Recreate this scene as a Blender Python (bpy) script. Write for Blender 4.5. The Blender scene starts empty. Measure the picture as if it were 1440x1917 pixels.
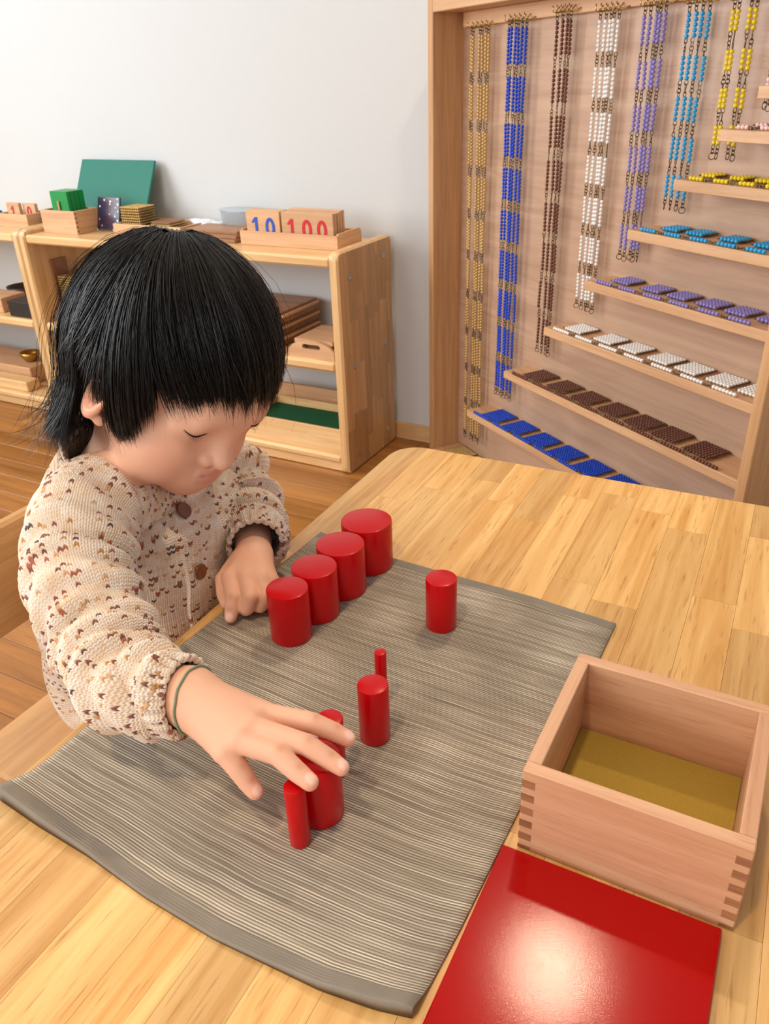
import bpy, bmesh, math, random
import numpy as np
from mathutils import Matrix, Vector
random.seed(7); RNG = np.random.default_rng(7)
S = bpy.context.scene
COL = S.collection

# ------------------------------------------------------------------ camera
YAW, PIT, ROL, FPX = math.radians(-28.79), math.radians(28.6), math.radians(-2.01), 1490.0
CAM = np.array([0, 0, .973])
_f = np.array([math.sin(YAW)*math.cos(PIT), math.cos(YAW)*math.cos(PIT), -math.sin(PIT)])
_r0 = np.array([math.cos(YAW), -math.sin(YAW), 0]); _u0 = np.cross(_r0, _f)
_r = math.cos(ROL)*_r0 + math.sin(ROL)*_u0
_u = -math.sin(ROL)*_r0 + math.cos(ROL)*_u0
cam_d = bpy.data.cameras.new('camera'); cam = bpy.data.objects.new('camera', cam_d); COL.objects.link(cam)
M = Matrix.Identity(4)
for i in range(3):
    M[i][0] = _r[i]; M[i][1] = _u[i]; M[i][2] = -_f[i]; M[i][3] = CAM[i]
cam.matrix_world = M
cam_d.sensor_fit = 'HORIZONTAL'; cam_d.sensor_width = 36; cam_d.lens = 36*FPX/1440
cam_d.clip_start = .02; cam_d.clip_end = 50
cam_d.dof.use_dof = True; cam_d.dof.focus_distance = .70; cam_d.dof.aperture_fstop = 30
S.camera = cam
S.view_settings.view_transform = 'Standard'; S.view_settings.look = 'None'
S.view_settings.exposure = 0.42; S.view_settings.gamma = 1.0; S.view_settings.use_curve_mapping = False

def ray(px):
    return _f + (px[0]-720)/FPX*_r - (px[1]-958.5)/FPX*_u
def onZ(px, z):
    d = ray(px); return CAM + d*((z-CAM[2])/d[2])
def onY(px, y):
    d = ray(px); return CAM + d*(y/d[1])
def at(px, dep):
    return CAM + ray(px)*dep

# ------------------------------------------------------------------ world + large lights
W = bpy.data.worlds.new('world'); S.world = W; W.use_nodes = True
bg = W.node_tree.nodes['Background']; bg.inputs[0].default_value = (.97, .98, 1.0, 1); bg.inputs[1].default_value = .42
def area(name, loc, to, sx, sy, power, col):
    l = bpy.data.lights.new(name, 'AREA'); l.shape = 'RECTANGLE'; l.size = sx; l.size_y = sy; l.energy = power; l.color = col
    o = bpy.data.objects.new(name, l); COL.objects.link(o); o.location = loc
    o.rotation_euler = (Vector(to)-Vector(loc)).to_track_quat('-Z', 'Y').to_euler(); return o
area('window_daylight', (-3.2, .15, 1.45), (-.6, .5, .6), 2.0, 1.5, 58, (.93, .97, 1.0))
area('window_daylight_rear', (-1.3, -2.6, 1.5), (-.6, .6, .6), 1.8, 1.5, 34, (1.0, .97, .93))

# ------------------------------------------------------------------ helpers
def lin(c):
    if isinstance(c, str):
        c = [int(c[i:i+2], 16)/255 for i in (0, 2, 4)]
    return tuple(x/12.92 if x <= .04045 else ((x+.055)/1.055)**2.4 for x in c)
class MB:
    def __init__(s): s.v = []; s.f = []; s.uv = {}
    def add(s, vs, fs):
        n = len(s.v); s.v += [tuple(map(float, q)) for q in vs]; s.f += [tuple(i+n for i in f) for f in fs]; return s
    def box(s, a, b, c=0.0):
        x0, y0, z0 = [min(p, q) for p, q in zip(a, b)]; x1, y1, z1 = [max(p, q) for p, q in zip(a, b)]
        c = min(c, (x1-x0)*.45, (y1-y0)*.45, (z1-z0)*.45)
        if c <= 0:
            V = [(x, y, z) for x in (x0, x1) for y in (y0, y1) for z in (z0, z1)]
            return s.add(V, [(0, 1, 3, 2), (4, 6, 7, 5), (0, 4, 5, 1), (2, 3, 7, 6), (0, 2, 6, 4), (1, 5, 7, 3)])
        lo = (x0, y0, z0); hi = (x1, y1, z1)
        V = []; idx = {}
        for sx in (0, 1):
            for sy in (0, 1):
                for sz in (0, 1):
                    sg = (sx, sy, sz)
                    for ax in range(3):
                        p = []
                        for k in range(3):
                            e = hi[k] if sg[k] else lo[k]
                            if k != ax: e += -c if sg[k] else c
                            p.append(e)
                        idx[(sg, ax)] = len(V); V.append(p)
        F = []
        for ax in range(3):
            o = [k for k in range(3) if k != ax]
            for sd in (0, 1):
                q = []
                for (i, j) in ((0, 0), (1, 0), (1, 1), (0, 1)):
                    g = [0, 0, 0]; g[ax] = sd; g[o[0]] = i; g[o[1]] = j; q.append(idx[(tuple(g), ax)])
                F.append(q if (sd == 1) == (ax != 1) else q[::-1])
        for ax in range(3):
            o = [k for k in range(3) if k != ax]
            for i in (0, 1):
                for j in (0, 1):
                    g0 = [0, 0, 0]; g0[o[0]] = i; g0[o[1]] = j; g1 = list(g0); g0[ax] = 0; g1[ax] = 1
                    F.append((idx[(tuple(g0), o[0])], idx[(tuple(g1), o[0])], idx[(tuple(g1), o[1])], idx[(tuple(g0), o[1])]))
        for sx in (0, 1):
            for sy in (0, 1):
                for sz in (0, 1):
                    F.append(tuple(idx[((sx, sy, sz), a)] for a in range(3)))
        return s.add(V, F)
    def lathe(s, prof, n=32, c=(0, 0, 0)):
        V = []; F = []
        for r, z in prof:
            for i in range(n):
                t = 2*math.pi*i/n; V.append((c[0]+r*math.cos(t), c[1]+r*math.sin(t), c[2]+z))
        for k in range(len(prof)-1):
            for i in range(n):
                j = (i+1) % n; F.append((k*n+i, k*n+j, (k+1)*n+j, (k+1)*n+i))
        if prof[0][0] > 1e-6: F.append(tuple(range(n))[::-1])
        if prof[-1][0] > 1e-6: F.append(tuple((len(prof)-1)*n+i for i in range(n)))
        return s.add(V, F)
    def tube(s, pts, rad, n=6, closed=False, cap=True):
        pts = [Vector(p) for p in pts]; m = len(pts); V = []; F = []
        rr = rad if hasattr(rad, '__len__') else [rad]*m
        up = None
        for i, p in enumerate(pts):
            if closed: t = pts[(i+1) % m]-pts[i-1]
            else: t = pts[min(i+1, m-1)]-pts[max(i-1, 0)]
            t.normalize()
            if up is None:
                up = Vector((0, 0, 1)) if abs(t.z) < .9 else Vector((1, 0, 0))
            a = (up-t*up.dot(t)).normalized(); b = t.cross(a); up = a
            for k in range(n):
                g = 2*math.pi*k/n; V.append(p+(a*math.cos(g)+b*math.sin(g))*rr[i])
        for i in range(m if closed else m-1):
            j = (i+1) % m
            for k in range(n):
                l = (k+1) % n; F.append((i*n+k, i*n+l, j*n+l, j*n+k))
        if not closed and cap: F.append(tuple(range(n))[::-1]); F.append(tuple((m-1)*n+k for k in range(n)))
        return s.add(V, F)
    def prism(s, poly, z0, z1):
        n = len(poly); V = [(x, y, z0) for x, y in poly]+[(x, y, z1) for x, y in poly]
        F = [tuple(range(n))[::-1], tuple(range(n, 2*n))]+[(i, (i+1) % n, n+(i+1) % n, n+i) for i in range(n)]
        return s.add(V, F)
    def xf(s, M):
        s.v = [tuple(M @ Vector(p)) for p in s.v]; return s
    def mesh(s, name, mat=None, smooth=False, fix=True):
        me = bpy.data.meshes.new(name); me.from_pydata(s.v, [], s.f); me.update()
        if fix:
            bm = bmesh.new(); bm.from_mesh(me); bmesh.ops.recalc_face_normals(bm, faces=bm.faces); bm.to_mesh(me); bm.free()
        if mat: me.materials.append(mat)
        if smooth:
            me.shade_smooth()
            if smooth != True: me.set_sharp_from_angle(angle=math.radians(smooth))
        return me
    def build(s, name, mat=None, parent=None, smooth=False, loc=None):
        return link(name, s.mesh(name, mat, smooth), parent, loc)
def link(name, me, parent=None, loc=None, rot=None):
    o = bpy.data.objects.new(name, me); COL.objects.link(o)
    if parent is not None: o.parent = parent
    if loc is not None: o.location = loc
    if rot is not None: o.rotation_euler = rot
    return o
def tag(o, label, cat, group=None):
    o['label'] = label; o['category'] = cat
    if group: o['group'] = group
    return o
def struct(o, label=None):
    o['kind'] = 'structure'
    if label: o['label'] = label
    return o
def thing(name, label, cat, loc=(0, 0, 0), rz=0, group=None):
    o = link(name, None, None, loc, (0, 0, rz)); o.empty_display_size = .05
    return tag(o, label, cat, group)

ORDB = ['first', 'second', 'third', 'fourth', 'fifth', 'sixth', 'seventh', 'eighth', 'ninth', 'tenth', 'eleventh', 'twelfth', 'thirteenth', 'fourteenth', 'fifteenth', 'sixteenth', 'seventeenth', 'eighteenth']
# ------------------------------------------------------------------ materials
def newmat(name):
    m = bpy.data.materials.new(name); m.use_nodes = True; nt = m.node_tree
    return m, nt, nt.nodes['Principled BSDF']
def nd(nt, t, **k):
    n = nt.nodes.new(t)
    for a, b in k.items():
        if hasattr(n, a): setattr(n, a, b)
        else: n.inputs[a].default_value = b
    return n
def plain(name, col, rough=.5, metal=0.0, spec=.5, coat=0.0, var=0.0, bump=0.0, bscale=200, trans=0.0, alpha=1.0, ior=1.45):
    m, nt, b = newmat(name); c = lin(col)
    b.inputs['Base Color'].default_value = (*c, 1); b.inputs['Roughness'].default_value = rough; b.inputs['Metallic'].default_value = metal
    b.inputs['Specular IOR Level'].default_value = spec; b.inputs['Coat Weight'].default_value = coat; b.inputs['Coat Roughness'].default_value = .08
    b.inputs['Transmission Weight'].default_value = trans; b.inputs['Alpha'].default_value = alpha; b.inputs['IOR'].default_value = ior
    tc = nd(nt, 'ShaderNodeTexCoord')
    no = nd(nt, 'ShaderNodeTexNoise', Scale=bscale, Detail=3.0); nt.links.new(tc.outputs['Object'], no.inputs['Vector'])
    if var > 0:
        mx = nd(nt, 'ShaderNodeMix', data_type='RGBA', blend_type='MULTIPLY')
        mr = nd(nt, 'ShaderNodeMapRange'); mr.inputs[3].default_value = 1-var; mr.inputs[4].default_value = 1+var
        nt.links.new(no.outputs['Fac'], mr.inputs[0]); mx.inputs[0].default_value = 1; mx.inputs[6].default_value = (*c, 1)
        nt.links.new(mr.outputs[0], mx.inputs[7]); nt.links.new(mx.outputs[2], b.inputs['Base Color'])
    if bump > 0:
        bp = nd(nt, 'ShaderNodeBump', Strength=bump, Distance=.001); nt.links.new(no.outputs['Fac'], bp.inputs['Height']); nt.links.new(bp.outputs[0], b.inputs['Normal'])
    return m
def wood(name, c0, c1, axis=1, grain=1.0, rough=.4, rnd=.25, fleck=.0, coat=0.0, dark=None, figure=0.0):
    """wood: grain stretched along `axis` of the object, a tone offset per object"""
    m, nt, b = newmat(name); L = nt.links.new
    tc = nd(nt, 'ShaderNodeTexCoord'); oi = nd(nt, 'ShaderNodeObjectInfo')
    sc = nd(nt, 'ShaderNodeVectorMath', operation='SCALE'); cmb = nd(nt, 'ShaderNodeCombineXYZ')
    for i, k in enumerate((13.1, 7.7, 3.3)):
        mu = nd(nt, 'ShaderNodeMath', operation='MULTIPLY'); mu.inputs[1].default_value = k; L(oi.outputs['Random'], mu.inputs[0]); L(mu.outputs[0], cmb.inputs[i])
    ad = nd(nt, 'ShaderNodeVectorMath', operation='ADD'); L(tc.outputs['Object'], ad.inputs[0]); L(cmb.outputs[0], ad.inputs[1])
    mp = nd(nt, 'ShaderNodeMapping'); L(ad.outputs[0], mp.inputs['Vector'])
    s = [60*grain]*3; s[axis] = 3.0*grain; mp.inputs['Scale'].default_value = s
    n1 = nd(nt, 'ShaderNodeTexNoise', Scale=1.0, Detail=5.0, Roughness=.6, Distortion=.6); L(mp.outputs[0], n1.inputs['Vector'])
    mp2 = nd(nt, 'ShaderNodeMapping'); L(ad.outputs[0], mp2.inputs['Vector'])
    s2 = [420*grain]*3; s2[axis] = 24*grain; mp2.inputs['Scale'].default_value = s2
    n2 = nd(nt, 'ShaderNodeTexNoise', Scale=1.0, Detail=2.0); L(mp2.outputs[0], n2.inputs['Vector'])
    cr = nd(nt, 'ShaderNodeValToRGB'); e = cr.color_ramp.elements
    e[0].position = .3; e[0].color = (*lin(c1), 1); e[1].position = .68; e[1].color = (*lin(c0), 1)
    src = n1.outputs['Fac']
    if figure > 0:
        mp3 = nd(nt, 'ShaderNodeMapping'); L(ad.outputs[0], mp3.inputs['Vector']); s3 = [9.0]*3; s3[axis] = 2.2; mp3.inputs['Scale'].default_value = s3
        n3 = nd(nt, 'ShaderNodeTexNoise', Scale=1.0, Detail=1.0, Distortion=1.0); L(mp3.outputs[0], n3.inputs['Vector'])
        k = nd(nt, 'ShaderNodeMath', operation='MULTIPLY'); k.inputs[1].default_value = 9; L(n3.outputs['Fac'], k.inputs[0])
        fr = nd(nt, 'ShaderNodeMath', operation='PINGPONG'); fr.inputs[1].default_value = 1; L(k.outputs[0], fr.inputs[0])
        mxf = nd(nt, 'ShaderNodeMix'); mxf.inputs[0].default_value = figure; L(n1.outputs['Fac'], mxf.inputs[2]); L(fr.outputs[0], mxf.inputs[3]); src = mxf.outputs[0]
    L(src, cr.inputs['Fac'])
    hs = nd(nt, 'ShaderNodeHueSaturation'); L(cr.outputs[0], hs.inputs['Color'])
    mr = nd(nt, 'ShaderNodeMapRange'); mr.inputs[3].default_value = 1-rnd; mr.inputs[4].default_value = 1+rnd*.7; L(oi.outputs['Random'], mr.inputs[0]); L(mr.outputs[0], hs.inputs['Value'])
    out = hs.outputs[0]
    if fleck > 0:
        th = nd(nt, 'ShaderNodeMapRange'); th.inputs[1].default_value = .60; th.inputs[2].default_value = .72; L(n2.outputs['Fac'], th.inputs[0])
        ml = nd(nt, 'ShaderNodeMath', operation='MULTIPLY'); ml.inputs[1].default_value = fleck; L(th.outputs[0], ml.inputs[0])
        mx = nd(nt, 'ShaderNodeMix', data_type='RGBA'); L(ml.outputs[0], mx.inputs[0]); L(out, mx.inputs[6]); mx.inputs[7].default_value = (*lin(dark or c1), 1); out = mx.outputs[2]
    L(out, b.inputs['Base Color'])
    b.inputs['Roughness'].default_value = rough; b.inputs['Coat Weight'].default_value = coat; b.inputs['Coat Roughness'].default_value = .15
    bp = nd(nt, 'ShaderNodeBump', Strength=.12, Distance=.001); L(n2.outputs['Fac'], bp.inputs['Height']); L(bp.outputs[0], b.inputs['Normal'])
    return m
MT = {}
MT['table'] = wood('rubberwood_table', 'E8BC7A', 'C68E48', 1, 1.0, .38, .18, .7, .15, 'A87440')
MT['table_x'] = wood('rubberwood_table_rail', 'E3BC80', 'CFA060', 0, 1.0, .4, .1, .3, 0, 'A87440')
MT['shelf_x'] = wood('pine_shelf_board', 'E6C08C', 'D2A267', 0, 1.0, .35, .06, .2, .1, 'B98850')
MT['shelf_z'] = wood('pine_shelf_panel', 'E2BE8B', 'CC9E66', 2, 1.0, .35, .06, .2, .1, 'B98850')
MT['stave_z'] = wood('side_panel_stave', 'C9A070', 'AE8253', 2, 1.0, .4, .22, .35, .05, '8E6438')
MT['floor'] = wood('oak_floor_plank', 'AC743A', '7E4E20', 0, .6, .32, .16, .5, .2, '7A4C22')
MT['beech'] = wood('beech_x', 'D9AE83', 'C29268', 0, 1.2, .45, .08, .35, 0, 'A87650')
MT['beech_y'] = wood('beech_y', 'D9AE83', 'C29268', 1, 1.2, .45, .08, .35, 0, 'A87650')
MT['beech_z'] = wood('beech_z', 'D0A274', 'B98858', 2, 1.2, .42, .06, .3, .1, 'A06E42')
MT['beech_rim'] = wood('beech_box_wall', 'D8A884', 'C08A66', 0, 1.4, .42, .05, .4, .1, 'A46E4C')
MT['beech_rim_y'] = wood('beech_box_wall_y', 'D8A884', 'C08A66', 1, 1.4, .42, .05, .4, .1, 'A46E4C')
MT['endgrain'] = wood('beech_end_grain', 'A87450', '8C5C3C', 0, 2.5, .6, .12, .4, 0, '6E4428')
MT['veneer'] = wood('beech_veneer_back', 'C4A084', 'AE8A70', 0, .8, .4, .03, .2, .1, '96745C', figure=.14)
MT['brownwood'] = wood('brown_stained_wood', 'A87A55', '8A5E3E', 0, 1.0, .4, .1, .2, 0, '6E4628')
MT['chair'] = wood('chair_wood', 'CDA06C', 'B5854F', 1, 1.0, .45, .08, .3, 0, '966638')
MT['wall'] = plain('white_wall', 'CDCFCF', .85, var=.012, bump=.05, bscale=60)
MT['ceil'] = plain('white_ceiling', 'E8E8E6', .9)
MT['red'] = plain('red_lacquer', 'C0040E', .28, spec=.3, coat=.05, var=.02, bscale=30)
MT['redlid'] = plain('red_lacquer_lid', 'A40000', .13, spec=.30, coat=.0, bump=.04, bscale=1500)
MT['felt'] = plain('olive_felt_lining', 'A88A36', .95, var=.22, bscale=900, bump=.3)
MT['brass'] = plain('brass', 'B8954C', .3, 1.0)
MT['wire'] = plain('antique_brass_wire', '7A6A50', .35, 1.0)
MT['steel'] = plain('steel', 'C8C8C8', .3, 1.0)
MT['green'] = plain('green_paint', '12883E', .35, var=.05, bscale=40)
MT['chalk'] = plain('green_chalkboard', '1F7060', .6, var=.06, bscale=14)
MT['greenfelt'] = plain('green_felt', '00502C', .9, var=.15, bscale=400)
MT['blue'] = plain('blue_paint', '2050A8', .4)
MT['numred'] = plain('red_numeral', 'C21A2C', .5)
MT['numblue'] = plain('blue_numeral', '1E4FB4', .5)
MT['black'] = plain('black_box', '2E2622', .45)
MT['darkwood'] = plain('dark_wood_bowl', '3A2218', .45)
MT['cleartub'] = plain('frosted_plastic', 'DDE8F0', .3, trans=.55, var=.05, bscale=20)
MT['bag'] = plain('white_plastic_bag', 'E8ECF0', .4, bump=.4, bscale=60)
MT['acryl'] = plain('white_wire_stand', 'D8D8D4', .3, .3)
def beadmat(n, c, **k): return plain('bead_'+n, c, k.pop('rough', .28), **k)
BEAD = dict(gold=beadmat('gold', 'CDAA68', metal=.3, rough=.32), blue=beadmat('blue', '0246C8', coat=.12), brown=beadmat('brown', '6A3A28', coat=.2),
            white=beadmat('white', 'F0EEEA', coat=.3), purple=beadmat('purple', '8C80C4', coat=.3), cyan=beadmat('cyan', '20A0D8', coat=.3),
            yellow=beadmat('yellow', 'E6CC10', coat=.3), pink=beadmat('pink', 'F0C8C4', coat=.3))
def tilemat():
    m, nt, b = newmat('speckled_dark_panel'); L = nt.links.new
    tc = nd(nt, 'ShaderNodeTexCoord'); vo = nd(nt, 'ShaderNodeTexVoronoi', Scale=95.0); L(tc.outputs['Object'], vo.inputs['Vector'])
    cr = nd(nt, 'ShaderNodeValToRGB'); cr.color_ramp.elements[0].position = .28; cr.color_ramp.elements[0].color = (.75, .75, .8, 1); cr.color_ramp.elements[1].position = .36; cr.color_ramp.elements[1].color = (0, 0, 0, 1)
    L(vo.outputs['Distance'], cr.inputs['Fac'])
    vo2 = nd(nt, 'ShaderNodeTexVoronoi', Scale=45.0); L(tc.outputs['Object'], vo2.inputs['Vector'])
    c2 = nd(nt, 'ShaderNodeValToRGB'); els = c2.color_ramp.elements; els[0].color = (*lin('1C1C2C'), 1); els[1].color = (*lin('5A2A32'), 1); el = els.new(.5); el.color = (*lin('322E48'), 1)
    L(vo2.outputs['Color'], c2.inputs['Fac'])
    gt = nd(nt, 'ShaderNodeSeparateColor'); L(vo.outputs['Color'], gt.inputs[0])
    g2 = nd(nt, 'ShaderNodeMath', operation='GREATER_THAN'); g2.inputs[1].default_value = .6; L(gt.outputs[0], g2.inputs[0])
    mm = nd(nt, 'ShaderNodeMix', data_type='RGBA'); L(g2.outputs[0], mm.inputs[0]); mm.inputs[6].default_value = (0, 0, 0, 1); L(cr.outputs[0], mm.inputs[7])
    ad = nd(nt, 'ShaderNodeMix', data_type='RGBA', blend_type='ADD'); ad.inputs[0].default_value = 1; L(c2.outputs[0], ad.inputs[6]); L(mm.outputs[2], ad.inputs[7])
    L(ad.outputs[2], b.inputs['Base Color']); b.inputs['Roughness'].default_value = .25; return m
MT['tile'] = tilemat()

# ------------------------------------------------------------------ room shell
WY = 2.012
fl = MB().box((-3.3, -1.5, -.06), (1.6, WY, -.004)).build('floor', MT['floor']); struct(fl, 'warm oak plank floor')
row = 0; y = -.30
PW = .0765
while y < WY-.001:
    y1 = min(y+PW, WY); x = -3.3+random.uniform(-.6, 0)
    while x < .5:
        x1 = x+random.choice((.45, .6, .75, .9))
        a, b_ = max(x, -3.3), min(x1, .5)
        if b_-a > .02:
            me = MB().box((0, 0, -.006), (b_-a-.0012, y1-y-.0012, 0), .0006).mesh('floor_plank', MT['floor'])
            link('floor_plank', me, fl, (a, y, 0))
        x = x1
    y = y1
wb = MB().box((-3.3, WY, 0), (1.6, WY+.1, 2.5)).build('wall_back', MT['wall']); struct(wb, 'plain white back wall')
bb = MB().box((-3.3, WY-.009, 0), (1.6, WY, .052), .002).build('baseboard_back', MT['shelf_x']); struct(bb, 'wooden baseboard along the white wall')
ce = MB().box((-3.3, -1.5, 2.5), (1.6, WY+.1, 2.56)).build('ceiling', MT['ceil']); struct(ce, 'white ceiling')
wl = MB()
wl.box((-3.4, -1.5, 0), (-3.3, WY, .70)); wl.box((-3.4, -1.5, 2.2), (-3.3, WY, 2.5)); wl.box((-3.4, -1.5, .7), (-3.3, -.85, 2.2)); wl.box((-3.4, 1.15, .7), (-3.3, WY, 2.2))
struct(wl.build('wall_left', MT['wall']), 'white wall with a large window opening')
wn = link('window_1', None); struct(wn, 'large window in the left wall')
wf = MB(); 
for (a, b_) in (((-3.37, -.85, .7), (-3.32, -.79, 2.2)), ((-3.37, 1.09, .7), (-3.32, 1.15, 2.2)), ((-3.37, .12, .7), (-3.32, .18, 2.2)), ((-3.37, -.85, .7), (-3.32, 1.15, .76)), ((-3.37, -.85, 2.14), (-3.32, 1.15, 2.2))): wf.box(a, b_, .003)
wf.build('window_frame', MT['acryl'], wn)
for k, (lx, ly) in enumerate(((-.30, 1.50), (-.30, -.35), (-1.7, 1.2), (-1.5, -.35))):
    t = thing('ceiling_downlight', ['round recessed downlight above the far end of the table', 'round recessed downlight above the near end of the table', 'round recessed downlight above the low shelf', 'round recessed downlight above the open floor by the window'][k], 'light', (lx, ly, 2.5), 0, 'recessed ceiling downlights')
    MB().lathe([(.045, -.004), (.058, -.006), (.062, 0), (.045, 0)], 32).build('trim_ring', MT['acryl'], t, True)
    em, nt, b = newmat('lamp_glow'); b.inputs['Emission Color'].default_value = (1, .85, .62, 1); b.inputs['Emission Strength'].default_value = 6; b.inputs['Base Color'].default_value = (1, .95, .9, 1)
    MB().lathe([(.0, -.001), (.044, -.001)], 32).build('lamp_disc', em, t)
    l = bpy.data.lights.new('downlight_lamp', 'SPOT'); l.energy = (62, 54, 14, 16)[k]; l.color = (1, .80, .55); l.spot_size = math.radians(115); l.spot_blend = .9; l.shadow_soft_size = (.06, .05, .05, .05)[k]
    o = bpy.data.objects.new('downlight_lamp', l); COL.objects.link(o); o.parent = t; o.location = (0, 0, -.01)
# ------------------------------------------------------------------ table
ZT = .4985
T0 = (-.4835, .33); TA = .0235
table = thing('child_table', 'low child-height table with pale laminated wooden top', 'table', (T0[0], T0[1], 0), TA)
TW, TY0, TY1, TR = .76, -.46, .634, .045     # local: x 0..TW, y TY0..TY1
def rrect(x0, y0, x1, y1, r, n=8):
    P = []
    for cx, cy, a0 in ((x1-r, y0+r, -90), (x1-r, y1-r, 0), (x0+r, y1-r, 90), (x0+r, y0+r, 180)):
        for i in range(n+1):
            a = math.radians(a0+90*i/n); P.append((cx+r*math.cos(a), cy+r*math.sin(a)))
    return P
def clip(poly, x0, x1, y0, y1):
    for ax, val, sg in ((0, x0, 1), (0, x1, -1), (1, y0, 1), (1, y1, -1)):
        out = []
        for i in range(len(poly)):
            a, b = poly[i-1], poly[i]; da, db = (a[ax]-val)*sg, (b[ax]-val)*sg
            if (da >= 0) != (db >= 0):
                t = da/(da-db); out.append((a[0]+t*(b[0]-a[0]), a[1]+t*(b[1]-a[1])))
            if db >= 0: out.append(b)
        poly = out
        if not poly: return []
    q = []
    for a in poly:
        if not q or (abs(a[0]-q[-1][0])+abs(a[1]-q[-1][1])) > 1e-6: q.append(a)
    if len(q) > 1 and abs(q[0][0]-q[-1][0])+abs(q[0][1]-q[-1][1]) < 1e-6: q.pop()
    return q
# rounded edge: nested outlines, the outer one lower
core = MB()
core.prism(rrect(.012, TY0+.012, TW-.012, TY1-.012, TR-.012), ZT-.026, ZT-.020)
core.build('table_top', MT['table_x'], table)
ttop = table.children[0]
OUT = [(0.0, -.007), (.002, -.0025), (.0055, 0.0)]
def outline(d): return rrect(d, TY0+d, TW-d, TY1-d, TR-d)
x = 0.0; random.seed(11)
while x < TW-.001:
    w = random.choice((.042, .046, .05)); x1 = min(x+w, TW)
    if TW-x1 < .02: x1 = TW
    y = TY0-random.uniform(0, .3)
    while y < TY1:
        y1 = y+random.uniform(.16, .42)
        ya, yb = max(y, TY0), min(y1, TY1)
        if TY1-yb < .03: yb = TY1; y1 = TY1
        if yb-ya > .004:
            g = .00012
            P = [clip(outline(d), x+g if x > 0 else -1, x1-g if x1 < TW else 9, ya+g if ya > TY0 else -9, yb-g if yb < TY1 else 9) for d in (0, .0055)]
            if len(P[0]) >= 3 and len(P[1]) >= 3:
                mb = MB()
                lo = P[0]; n = len(lo)
                # top polygon: move each outline vertex inward onto the inset outline by clamping to it
                def inset(p, d):
                    ix = min(max(p[0], d), TW-d); iy = min(max(p[1], TY0+d), TY1-d)
                    for cx, cy, sx, sy in ((TR, TY0+TR, -1, -1), (TW-TR, TY0+TR, 1, -1), (TW-TR, TY1-TR, 1, 1), (TR, TY1-TR, -1, 1)):
                        if (ix-cx)*sx > 0 and (iy-cy)*sy > 0:
                            r = math.hypot(ix-cx, iy-cy); m = TR-d
                            if r > m: ix, iy = cx+(ix-cx)*m/r, cy+(iy-cy)*m/r
                    return ix, iy
                rings = [[(p[0], p[1], ZT-.026) for p in lo]]
                for d, dz in OUT: rings.append([(*inset(p, d), ZT+dz) for p in lo])
                V = [q for r in rings for q in r]; F = [tuple(range(n))[::-1], tuple(range((len(rings)-1)*n, len(rings)*n))]
                for k in range(len(rings)-1):
                    for i in range(n): j = (i+1) % n; F.append((k*n+i, k*n+j, (k+1)*n+j, (k+1)*n+i))
                mb.add(V, F)
                o = mb.build('stave', MT['table'], ttop, smooth=35)
        y = y1
    x = x1
for lx, ly in ((.05, TY0+.05), (TW-.05, TY0+.05), (.05, TY1-.05), (TW-.05, TY1-.05)):
    MB().lathe([(.017, 0), (.019, .004), (.026, ZT-.1), (.026, ZT-.0262)], 20).build('leg', MT['shelf_z'], table, 40, (lx, ly, 0))
for a, b in (((.06, TY0+.045, ZT-.09), (TW-.06, TY0+.063, ZT-.0262)), ((.06, TY1-.063, ZT-.09), (TW-.06, TY1-.045, ZT-.0262)), ((.045, TY0+.08, ZT-.09), (.063, TY1-.08, ZT-.0262)), ((TW-.063, TY0+.08, ZT-.09), (TW-.045, TY1-.08, ZT-.0262))):
    MB().box(a, b, .002).build('apron', MT['table_x'], table)

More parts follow.
